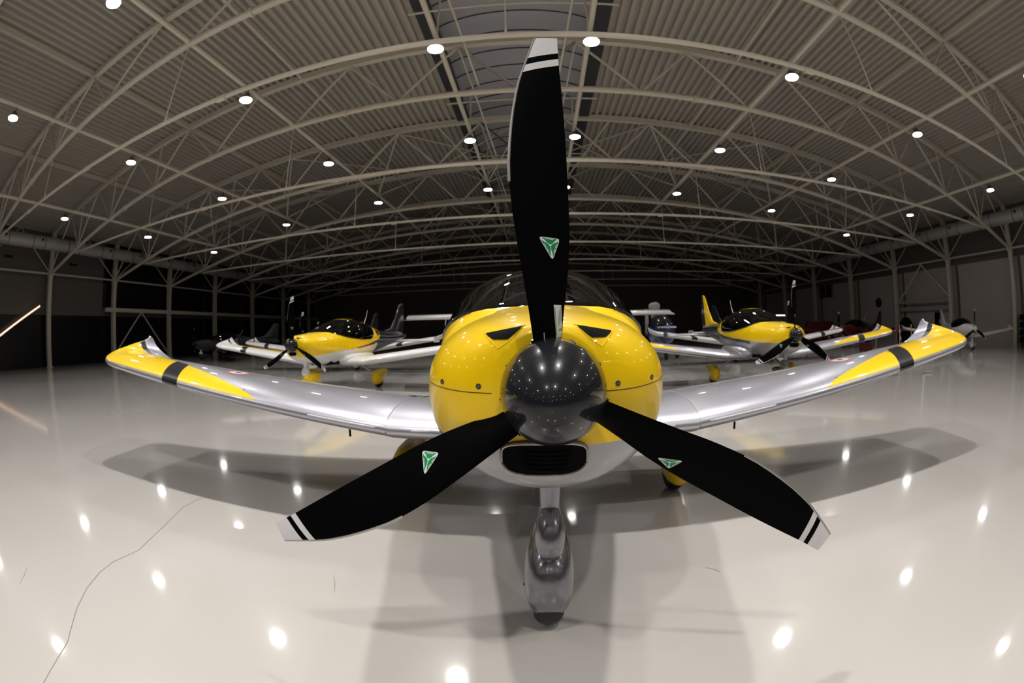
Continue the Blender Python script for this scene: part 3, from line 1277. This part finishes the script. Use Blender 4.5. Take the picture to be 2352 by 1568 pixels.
    # upper cooling vents
    for s in (-1, 1):
        vo = .011 if s < 0 and hero else 0
        poly = [(s*.064+vo, .151), (s*.166+vo, .134), (s*.141+vo, .119), (s*.105+vo, .119)]
        g = Geo()
        v, f = poly_patch(bvh, [(a, HZ+b) for a, b in poly], st3, (0, 1, 0), .003, 4)
        g.add(v, f, 0)
        edge = [v[1+3*16+k] for k in range(16)]
        o = mk('cooling_vent', g.v, g.f, M['black'], A)
        if hero:
            # V shaped recess edge below the opening
            pts = [(s*.166+vo, .134), (s*.128+vo, .097), (s*.105+vo, .112), (s*.064+vo, .151)]
            fine = []
            for i in range(3):
                for j in range(6):
                    fine.append((pts[i][0]+(pts[i+1][0]-pts[i][0])*j/6, pts[i][1]+(pts[i+1][1]-pts[i][1])*j/6))
            fine.append(pts[3])
            g = Geo()
            g.tube(drape(bvh, [(a, HZ+b) for a, b in fine], None, st3, (0, 1, 0), -.001, None), .0028, 6)
            auto_smooth(mk('vent_fairing', g.v, g.f, M['yellow'], A))
    if hero:
        for s in (-1, 1):
            g = Geo()
            pts = [(s*(.135+.238*i/30), -.008+.012*(i/30)**2) for i in range(29)]
            hit = drape(bvh, [(a, HZ+b) for a, b in pts], None, st3, (0, 1, 0), .0003, None)
            hit = [p for p in hit if p.y > 0]
            st = hermite(COWL, .4)
            for yy in (.3, .36, .45, .6, .8):
                q = hermite(COWL, yy)
                x, z = sect(q, PI/2-.08)
                if yy > hit[-1].y:
                    hit.append(Vector((s*x, yy, HZ+.003)))
            g.tube(hit, .0011, 5)
            g.obj('cowl_seam', M['seam'], A)
            for cx, cz in ((.167, .008), (.274, .011)):
                v, f = disc_patch(bvh, (s*cx, HZ+cz), .0068, .0068, None, (0, 1, 0), .0015, 14, 2, st3)
                mk('cowl_screw', v, f, M['screw_dark'], A)
                v, f = disc_patch(bvh, (s*cx, HZ+cz), .0035, .0035, None, (0, 1, 0), .0028, 10, 1, st3)
                mk('cowl_screw', v, f, M['chrome'], A)
    g = Geo()
    g.tube([(.085, .55, HZ-.33), (.085, .57, HZ-.43)], .017, 12)
    g.obj('exhaust_pipe', M['brown'], A)
    # --- spinner and propeller
    rotp = Matrix.Rotation(-prop_yaw, 4, 'Z')
    hub = Matrix.Translation((hub_x, 0, HZ)) @ rotp
    g = Geo()
    prof = []
    for i in range(23):
        t = i/22
        y = .024 - t*.244
        prof.append((y, .121*max(0., 1-max(0, t-.08)**1.9/.92**1.9)**.6 + .0005))
    g.lathe([(.026, .02), (.026, .119)]+prof, 'y', 48)
    o = auto_smooth(g.obj('spinner', D['spin'], A), 40)
    o.matrix_local = hub
    if hero:
        for k in range(3):
            for d, yy in ((-21, -.012), (-23, -.034), (21, -.012), (23, -.034), (60, -.010)):
                a = PI/2+k*2*PI/3+math.radians(d)
                g = Geo()
                tt = max(0, (.024-yy)/.244-.08)
                rr_ = .121*(1-tt**1.9/.92**1.9)**.6
                c = Vector((rr_*math.cos(a), yy, rr_*math.sin(a)))
                nrm = Vector((math.cos(a), -.25, math.sin(a))).normalized()
                g.tube([c-nrm*.002, c+nrm*.0016, c+nrm*.0030], [.0050, .0050, .0030], 10)
                o = auto_smooth(g.obj('spinner_screw', M['chrome'], A))
                o.matrix_local = hub
    for i, ang in enumerate((0, 2*PI/3, -2*PI/3)):
        bm = hub @ Matrix.Rotation(-ang, 4, 'Y')
        o = mk('propeller_blade', BV, BF, [M['blade'], M['blade_white']], A, True, BFM)
        auto_smooth(o, 50)
        o.matrix_local = bm
        o['label'] = 'black blade with white tip and white band'
        ls = auto_smooth(le_strip_geo().obj('edge_strip', M['le_metal'], o), 50)
        add_sticker(i, o, hero)
        if hero and i == 0:
            add_label_strip(o)
        if hero:   # dark root cuff where the blade enters the spinner
            g = Geo()
            rg_ = [[p*1.0 for p in BRINGS[j]] for j in (0, 1, 2)]
            out = []
            for R_ in rg_[1:]:
                c = sum(R_, Vector())/len(R_)
                out.append([c+(p-c)*1.16 for p in R_])
            g.rings(out)
            auto_smooth(g.obj('blade_root_boot', M['black'], o))
    # --- wings
    for s in (-1, 1):
        w, st = wing_mesh('wing', s, None, D['wing'], A, rear=(sc == 'ywhite'))
        wb = BVHTree.FromPolygons([tuple(v.co) for v in w.data.vertices], [tuple(p.vertices) for p in w.data.polygons])
        up = lambda a, b: (a, b, 3)
        # raised joint seam at the wing fold
        g = Geo()
        pts = drape(wb, [(s*.90, 1.345+.02+1.0*i/24) for i in range(25)], None, up, (0, 0, -1), .0, None)
        g.tube([(s*.90, 1.352, HZ-.425)]+pts, .003, 5)
        mk('wing_joint_seam', g.v, g.f, M['steel_dark'], w)
        # pale stall strips along the leading edge
        for a, b in ((.62, .74), (.96, 1.42)):
            g = Geo()
            q = [(s*(a+(b-a)*i/6)) for i in range(7)]
            zz = lambda x: HZ-.415 if abs(x) < .9 else HZ-.41+.129*(abs(x)-.9)
            g.tube([(x, 1.345+.010*(abs(x)-.6), zz(x)+.012) for x in q], .0062, 6)
            mk('stall_strip', g.v, g.f, M['strip'], w)
        if sc in ('main', 'ywhite'):
            # red ringed round emblem on the upper skin
            v, f = disc_patch(wb, (s*2.335, 1.80), .10, .10, None, (0, 0, -1), .0015, 24, 4, up)
            g = Geo()
            g.add(v, f, 0)
            v, f = disc_patch(wb, (s*2.335, 1.80), .078, .078, None, (0, 0, -1), .0025, 24, 3, up)
            g.add(v, f, 1)
            v, f = disc_patch(wb, (s*2.335, 1.80), .03, .03, None, (0, 0, -1), .0035, 5, 1, up)
            g.add(v, f, 2)
            o = g.obj('round_emblem', [M['decal_red'], M['decal_grey'], M['charcoal']], w)
        if hero and s < 0:
            g = Geo()
            for j in range(3):
                x = -.93+j*.085
                pts = [(x, 1.93), (x+.035, 1.93), (x+.085, 2.20), (x+.05, 2.20)]
                v, f = poly_patch(wb, pts, up, (0, 0, -1), .003, 3)
                g.add(v, f)
            g.obj('registration_letters', M['charcoal'], w)
        if red_tips:
            for poly in ([(s*3.45, 1.62), (s*4.0, 1.60), (s*4.0, 2.2), (s*3.45, 2.3)],):
                v, f = poly_patch(wb, poly, up, (0, 0, -1), .004, 4)
                mk('wingtip_panel', v, f, M['red'], w)
        g = Geo()      # aileron hinge / tie-down ring under the wing
        g.tube([(s*1.22, 1.55, HZ-.50), (s*1.22, 1.55, HZ-.455)], .008, 6)
        g.obj('tie_down_ring', M['black'], w)
        # yellow upper edge of the flap
        g = Geo()
        if sc in ('main', 'ywhite'):
            pts = [(s*(.95+1.55*i/16), 1.355+1.45-(.95+1.55*i/16-.9)*.15-.004) for i in range(17)]
            hz = [HZ-.41+.129*(abs(p[0])-.9)-.046 for p in pts]
            g.tube([(p[0], p[1], z) for p, z in zip(pts, hz)], .007, 5)
            g.obj('flap_edge', M['yellow'], w)
        # wing root fillet
        rg_ = []
        for y, r in ((1.25, .02), (1.33, .09), (1.5, .13), (1.8, .14), (2.2, .13), (2.6, .11), (2.85, .05)):
            fs = hermite(FUSE, y)
            xb = fs[0]*.80
            rg_.append([(s*(xb-.06+.2*math.cos(t)*r/.14), y, HZ-.34+r*math.sin(t)) for t in [2*PI*k/14 for k in range(14)]])
        g = Geo()
        g.rings(rg_)
        auto_smooth(g.obj('wing_root_fillet', D['plain'], A), 60)
    # --- tail
    tailmat = D['fin']
    flat_surface('fin', [((0, 4.15, HZ+.24), (0, 5.62, HZ+.05), (1, 0, 0)), ((0, 4.7, HZ+.33), (0, 5.68, HZ+.25), (1, 0, 0)), ((0, 5.0, HZ+.6), (0, 5.72, HZ+.6), (1, 0, 0)), ((0, 5.32, HZ+1.0), (0, 5.74, HZ+1.02), (1, 0, 0)), ((0, 5.45, HZ+1.08), (0, 5.70, HZ+1.10), (1, 0, 0))],
                 1.0, tailmat, A, {'mf': lambda p: (5.25+.28*(p[2]-HZ)-p[1]-.02) if sc in ('main', 'white') else -1})
    for s in (-1, 1):
        q = [((0, 4.75, HZ-.03), (0, 5.50, HZ-.05), (0, 0, 1)), ((s*.7, 4.82, HZ-.035), (s*.7, 5.48, HZ-.05), (0, 0, 1)), ((s*1.22, 4.90, HZ-.04), (s*1.22, 5.46, HZ-.05), (0, 0, 1)), ((s*1.27, 5.0, HZ-.03), (s*1.27, 5.48, HZ-.04), (0, 0, 1))]
        if s < 0:
            q = q
        o = flat_surface('tailplane', q, 1.0, D['plain'], A)
        g = Geo()
        g.box((s*1.26-.01, 4.95, HZ-.10), (s*1.26+.01, 5.42, HZ+.06))
        g.obj('elevator_horn', D['plain'], o)
    # --- landing gear
    gx = .010
    nl = [(.55, .13, .02, .012), (.315, .27, .030, .012)]
    pod('nose_wheel_fairing', [(.298, .275, .012, .014), (.305, .272, .05, .040), (.325, .262, .10, .066), (.36, .250, .145, .083), (.41, .242, .172, .091), (.48, .243, .178, .094), (.56, .255, .175, .090), (.68, .285, .15, .07), (.82, .32, .10, .045), (.98, .35, .035, .012)], D['pant'] if sc != 'main' else M['gear'], A, gx)
    pod('leg_fairing', [(.300, .455, .018, .014), (.312, .455, .05, .033), (.335, .46, .085, .046), (.375, .465, .105, .052), (.43, .47, .105, .050), (.49, .46, .09, .040), (.54, .45, .05, .02)], D['pant'] if sc == 'white' else (M['gear'] if sc == 'main' else M['white']), A, gx)
    g = Geo()
    g.rings([[(gx+.034*math.cos(t)*w_, yy+.05*math.sin(t), zz) for t in [2*PI*k/18 for k in range(18)]] for zz, yy, w_ in ((.72, .40, 1.25), (.62, .415, 1.1), (.55, .425, 1.0), (.48, .44, 1.05), (.36, .455, 1.15))])
    auto_smooth(g.obj('nose_leg', M['gear'] if sc == 'main' else M['white'], A), 60)
    g = Geo()
    g.tube([(gx-.10, .50, .175), (gx+.10, .50, .175)], .006, 8)
    g.obj('axle', M['chrome'], A)
    wheel(A, (gx, .50, .17), .17, .058)
    for s in (-1, 1):
        g = Geo()
        rg_ = []
        for i in range(9):
            t = i/8
            x = s*(.28+.67*t)
            z = .60-.40*t**1.25
            rg_.append([(x+.004*math.cos(a)*1.5, 1.97+.06*(1-.4*t)*math.sin(a), z+.011*math.cos(a)) for a in [2*PI*k/12 for k in range(12)]])
        g.rings(rg_)
        auto_smooth(g.obj('main_leg', M['silver'] if sc == 'main' else M['white'], A), 60)
        pod('wheel_fairing', [(1.68, .235, .02, .015), (1.70, .235, .09, .055), (1.76, .232, .145, .085), (1.86, .232, .168, .098), (1.98, .24, .168, .098), (2.12, .26, .14, .08), (2.30, .31, .08, .05), (2.44, .35, .02, .015)], main_pant or D['pant'], A, s*.94)
        wheel(A, (s*.94, 1.95, .17), .17, .06)
    # --- small things on the back
    g = Geo()
    g.tube([(0, 3.05, HZ+.39), (0, 3.22, HZ+.62), (0, 3.30, HZ+.80)], [.008, .006, .004], 6)
    g.obj('antenna', M['white'], A)
    g = Geo()
    g.lathe([(-.02, .035), (.02, .032), (.045, .018), (.05, .004)], 'z', 14, 0, (0, 2.96, HZ+.44))
    auto_smooth(g.obj('beacon', M['red'], A))
    return A


plane('yellow and silver light aircraft in the foreground, nose and propeller close to the camera', 'main', (.022, 1.0, 0), 0, True, math.radians(3.49), .011, main_pant=M['yellow'])
plane('yellow and white light aircraft with yellow wheel fairings, left of the foreground aircraft', 'ywhite', (-4.677, 7.439, 0), math.radians(-5.6), prop_yaw=math.radians(1), main_pant=M['yellow'])
plane('yellow and silver light aircraft parked to the right behind the foreground wing', 'main', (4.444, 6.601, 0), math.radians(-3.8), main_pant=M['yellow'])
plane('white light aircraft with red wingtips, mostly hidden behind the left yellow aircraft', 'wred', (-7.25, 12.2, 0), math.radians(-4.7), red_tips=True)
plane('white light aircraft with red wingtips, mostly hidden behind the right yellow aircraft', 'wred', (7.75, 11.9, 0), math.radians(3.7), red_tips=True)
plane('all white light aircraft standing alone by the right wall', 'white', (21.0, 12.3, 0), math.radians(-32))
plane('dark red light aircraft seen from the side in the dim right background', 'red', (16.58, 19.79, 0), math.radians(-74))
plane('dark light aircraft seen head on in the dim left background', 'grey', (-19.8, 19.5, 0), math.radians(-42))
plane('grey light aircraft in the dark behind the left yellow aircraft', 'grey', (-11.2, 20.5, 0), math.radians(-12))


# ------------------------------------------------------------------ high wing aircraft straight behind
def high_wing():
    A = thing('high_wing_aircraft', 'white high wing aircraft behind the foreground canopy, only its long straight wing showing', 'aircraft', (.05, 14.5, 0), 0)
    zw = 1.68
    for s in (-1, 1):
        q = [((0, 0, zw), (0, 1.3, zw-.02), (0, 0, 1)), ((s*2.4, 0, zw+.005), (s*2.4, 1.3, zw-.015), (0, 0, 1)), ((s*4.5, .02, zw+.015), (s*4.5, 1.28, zw), (0, 0, 1))]
        flat_surface('wing', q, 1.5, M['white'], A)
        g = Geo()
        g.rings([[(s*(4.5+.16*t), .04+.1*t+1.2*c*(1-.3*t), zw+.01-.03*t+h*1.25*(1-.6*t)) for c, h in airfoil(8, .12)[:-1]] for t in (0, .5, 1)])
        auto_smooth(g.obj('wingtip', M['charcoal'] if s < 0 else M['white'], A), 60)
        g = Geo()
        g.tube([(s*.35, .35, .55), (s*2.4, .4, zw-.06)], .022, 8)
        g.obj('wing_strut', M['dark_plastic'], A)
        g = Geo()
        g.tube([(s*3.1, -.02, zw-.03), (s*3.12, -.05, zw-.25)], .012, 6)
        g.obj('pitot_tube', M['white'], A)
        wheel(A, (s*.8, .7, .2), .2, .07)
        g = Geo()
        g.tube([(s*.3, .7, .6), (s*.78, .7, .22)], .03, 8)
        g.obj('main_leg', M['dark_plastic'], A)
    g = Geo()
    sts = [(-1.2, .12, 1.1, .8), (-1.0, .30, 1.18, .62), (-.4, .42, 1.3, .55), (0, .5, 1.62, .5), (.8, .5, 1.66, .5), (1.4, .42, 1.5, .55), (2.5, .22, 1.3, .75), (4.2, .07, 1.25, .95)]
    g.rings([[(w*math.copysign(abs(math.sin(t))**.8, math.sin(t)), y, (a+b)/2+(a-b)/2*math.copysign(abs(math.cos(t))**.8, math.cos(t))) for t in [2*PI*k/20 for k in range(20)]] for y, w, a, b in sts])
    auto_smooth(g.obj('fuselage', M['dark_plastic'], A), 60)
    flat_surface('fin', [((0, 3.5, 1.25), (0, 4.25, 1.2), (1, 0, 0)), ((0, 3.9, 1.7), (0, 4.3, 1.7), (1, 0, 0))], 1, M['dark_plastic'], A)
    flat_surface('tailplane', [((-1.1, 3.7, 1.15), (-1.1, 4.2, 1.15), (0, 0, 1)), ((1.1, 3.7, 1.15), (1.1, 4.2, 1.15), (0, 0, 1))], 1, M['dark_plastic'], A)
    wheel(A, (0, -.7, .18), .18, .06)
    g = Geo()
    g.tube([(0, -.7, .2), (0, -.7, .7)], .03, 8)
    g.obj('nose_leg', M['dark_plastic'], A)
    return A


high_wing()


def gyroplane():
    A = thing('bubble_cabin_aircraft', 'dark blue bubble-canopied aircraft behind the right wing of the high wing aircraft', 'aircraft', (4.75, 16.5, 0), 0)
    g = Geo()
    sts = [(-.9, .05, 1.1, 1.0), (-.8, .28, 1.32, .72), (-.5, .42, 1.55, .55), (0, .48, 1.75, .5), (.5, .45, 1.7, .5), (1.0, .3, 1.4, .6), (1.3, .12, 1.2, .8)]
    rg = [[(w*math.sin(t), y, (a+b)/2+(a-b)/2*math.cos(t)) for t in [2*PI*k/24 for k in range(24)]] for y, w, a, b in sts]
    up = []
    g.rings(rg)
    o = auto_smooth(mk('cabin', g.v, g.f, [M['navy'], M['charcoal']], A, True, [1 if sum(g.v[i][2] for i in q)/len(q) > 1.22 else 0 for q in g.f]), 60)
    g = Geo()
    g.box((-.34, -.86, 1.19), (.34, -.60, 1.25))
    g.obj('nose_band', M['white'], A)
    g = Geo()
    g.tube([(0, .9, 1.3), (0, 1.05, 1.9)], .05, 8)
    g.obj('mast', M['dark_plastic'], A)
    g = Geo()
    g.rings([[(w*math.cos(t), 1.0+.3*math.sin(t), z) for t in [2*PI*k/16 for k in range(16)]] for z, w in ((1.6, .12), (1.85, .17), (2.05, .24), (2.16, .22), (2.22, .12), (2.235, .02))])
    auto_smooth(g.obj('mast_fairing', M['steel_dark'], A), 60)
    flat_surface('fin', [((0, 2.0, .9), (0, 2.7, .9), (1, 0, 0)), ((0, 2.1, 2.0), (0, 2.6, 2.05), (1, 0, 0))], 1, M['steel_dark'], A)
    g = Geo()
    g.tube([(0, .8, .7), (0, 2.6, .95)], .04, 8)
    g.obj('tail_boom', M['dark_plastic'], A)
    for s in (-1, 1):
        wheel(A, (s*.8, .5, .2), .2, .07)
        g = Geo()
        g.tube([(s*.3, .5, .6), (s*.78, .5, .22)], .03, 8)
        g.obj('main_leg', M['dark_plastic'], A)
    wheel(A, (0, -.6, .16), .16, .05)
    g = Geo()
    g.tube([(0, -.6, .2), (0, -.55, .65)], .025, 8)
    g.obj('nose_leg', M['dark_plastic'], A)


gyroplane()

# ------------------------------------------------------------------ small things in the hangar
g = Geo()
g.tube([(0, 0, .9), (0, 0, .03), (.03, 0, .02), (.28, -.08, .02)], .028, 10)
o = g.obj('wing_prop_stand', M['steel_dark'], None, loc=(9.50, 7.38, 0))
tag(auto_smooth(o), 'grey pipe stand with a foot under the right foreground wingtip', 'stand')
g = Geo()
g.tube([(0, 0, .95), (0, 0, .0)], .03, 8)
g.box((-.5, -.04, 0), (.1, .04, .05))
tag(g.obj('wing_prop_stand', M['steel_dark'], None, loc=(17.0, 16.9, 0)), 'thin grey pipe stand between the two right wingtips', 'stand')
for i, (x, y, lab) in enumerate(((14.69, 12.99, 'left'), (15.25, 12.7, 'right'))):
    t = thing('barrier_post', f'thin bare wooden barrier post, {lab} of the pair beyond the right wingtip', 'post', (x, y, 0), 0, 'barrier posts')
    g = Geo()
    g.tube([(0, 0, 0.02), (0, 0, 1.22)], .022, 8)
    g.obj('pole', M['wood'], t)
    g = Geo()
    g.box((-.18, -.03, 0), (.18, .03, .03))
    g.box((-.03, -.18, 0), (.03, .18, .03))
    g.obj('foot', M['wood'], t)
g = Geo()
for i in range(8):
    a = (14.66-.03*i, 12.95-.05*i, 1.0-.13*i)
    b = (14.63-.03*i, 12.90-.05*i, .87-.13*i)
    g.tube([a, b], .018, 5, i % 2)
tag(g.obj('barrier_tape', [M['white'], M['red']]), 'red and white striped tape hanging from the left barrier post', 'tape')
g = Geo()
g.box((-.32, -.2, .05), (.32, .2, .32))
g.box((-.30, -.18, .32), (.30, .18, .36))
for sx in (-.25, .25):
    for sy in (-.15, .15):
        g.box((sx-.04, sy-.04, 0), (sx+.04, sy+.04, .05))
tag(g.obj('tool_box', M['dark_red'], None, loc=(15.3, 16.0, 0)), 'small red box on the floor under the right background wings', 'box')
t = thing('tool_cabinet', 'wide dark red cabinet wall in the dim right background', 'cabinet', (20.9, 27.2, 0))
g = Geo()
g.box((-1.3, 0, .1), (1.3, .5, 1.55))
g.box((-1.25, .05, 0), (1.25, .45, .1))
g.obj('body', M['dark_red'], t)
for i in range(4):
    g = Geo()
    g.box((-1.25+i*.63, -.02, .15), (-1.25+i*.63+.58, 0, 1.5))
    g.obj('door', M['dark_red'], t)
# wall fittings on the right
xw = XC+27.6
g = Geo()
g.box((xw-.06, 19.2, 0), (xw+.05, 20.0, 2.05))
g.box((xw-.10, 19.34, 1.3), (xw-.06, 19.50, 1.6), 1)
struct(g.obj('door_1', [M['black'], M['panel_light']]), 'dark door with a small paper on it beside the white aircraft', 'door')
g = Geo()
g.lathe([(-.04, .36), (.04, .38), (.05, .38)], 'x', 28)
g.lathe([(-.05, .25), (-.04, .25)], 'x', 24, 1)
for k in range(12):
    a = 2*PI*k/12
    g.box((-.052, .30*math.cos(a)-.02, .30*math.sin(a)-.02), (-.041, .30*math.cos(a)+.02, .30*math.sin(a)+.02), 2)
tag(g.obj('wall_emblem', [M['black'], M['dark_plastic'], M['steel_dark']], None, loc=(xw-.02, 26.66, 3.0)), 'round dark emblem high on the right wall', 'emblem')
g = Geo()
g.box((xw-.05, 33.3, 3.85), (xw+.02, 35.6, 5.0), 0)
for y in (33.3, 34.4, 35.5):
    g.box((xw-.08, y, 3.85), (xw-.05, y+.1, 5.0), 1)
struct(g.obj('window_2', [M['panel_black'], M['steel_dark']]), 'dark window in the far right wall', 'window')
t = thing('storage_rack', 'black metal rack at the right edge beside the near column', 'rack', (XC+26.9, 11.0, 0))
for i, z in enumerate((.3, .7, 1.1, 1.5)):
    g = Geo()
    g.box((-.3, -.5, z-.02), (.3, .5, z+.02))
    for k in range(4):
        g.box((-.2, -.45+k*.24, z+.02), (.2, -.45+k*.24+.16, z+.25))
    g.obj('shelf', M['black'], t)
for sx in (-.3, .3):
    for sy in (-.5, .5):
        g = Geo()
        g.box((sx-.02, sy-.02, 0), (sx+.02, sy+.02, 1.7))
        g.obj('upright', M['black'], t)
# covered equipment by the right wall
g = Geo()
rg = []
for z, r in ((0, .75), (.5, .78), (1.0, .72), (1.4, .55), (1.7, .30), (1.78, .05)):
    rg.append([(r*.5*math.cos(t)*(1+.08*math.sin(5*t)), r*1.2*math.sin(t)*(1+.06*math.sin(3*t+1)), z) for t in [2*PI*k/24 for k in range(24)]])
g.rings(rg)
tag(auto_smooth(g.obj('covered_cart', M['black'], None, loc=(XC+26.3, 22.2, 0)), 60), 'dark heap of covered equipment by the right wall behind the barrier posts', 'equipment')
# far strip light
t = thing('strip_light', 'short cold white strip light low in the dark beyond the right aircraft', 'lamp', (18.7, 30.0, 2.06))
g = Geo()
g.box((-.45, -.02, -.03), (.45, .02, .03))
g.obj('tube', mat('cold_tube', (1, 1, 1), .5, emis=(.75, .93, 1), estr=7), t)
g = Geo()
g.box((-.5, .02, -.05), (.5, .08, .05))
g.tube([(-.4, .05, .0), (-.4, .05, -2.06)], .02, 6)
g.tube([(.4, .05, .0), (.4, .05, -2.06)], .02, 6)
g.obj('mount', M['dark_plastic'], t)

# lit staircase at the left edge
t = thing('staircase', 'staircase with a lit pinkish white edge rising along the left wall', 'staircase', (XC-26.9, 0, 0))
ya, za, yb, zb = 11.10, 3.50, 4.2, .10
g = Geo()
d = Vector((0, yb-ya, zb-za)).normalized()
nr = Vector((0, -d.z, d.y))
a, b = Vector((0, ya, za)), Vector((0, yb, zb))
for w0, w1, x0, x1 in ((-.05, .045, -.02, .02),):
    v = [a+nr*w0+Vector((x0, 0, 0)), a+nr*w0+Vector((x1, 0, 0)), a+nr*w1+Vector((x1, 0, 0)), a+nr*w1+Vector((x0, 0, 0)),
         b+nr*w0+Vector((x0, 0, 0)), b+nr*w0+Vector((x1, 0, 0)), b+nr*w1+Vector((x1, 0, 0)), b+nr*w1+Vector((x0, 0, 0))]
    g.add(v, [(0, 3, 2, 1), (4, 5, 6, 7), (0, 1, 5, 4), (1, 2, 6, 5), (2, 3, 7, 6), (3, 0, 4, 7)])
o = g.obj('lit_stringer', mat('lit_stair_edge', (1, .8, .7), .5, emis=(1, .62, .45), estr=1.6), t)
for i in range(17):
    k = (i+.5)/17
    p = a+(b-a)*k
    g = Geo()
    g.box((-.9, p.y-.14, p.z-.12), (.0-.03, p.y+.14, p.z-.08))
    g.obj('step', M['dark_plastic'], t)
g = Geo()
g.tube([a+Vector((-.05, 0, .35)), b+Vector((-.05, 0, .35))], .02, 6)
for k in range(8):
    p = a+(b-a)*(k/7)
    g.tube([p+Vector((-.05, 0, 0)), p+Vector((-.05, 0, .35))], .015, 6)
g.obj('handrail', M['dark_red'], t)
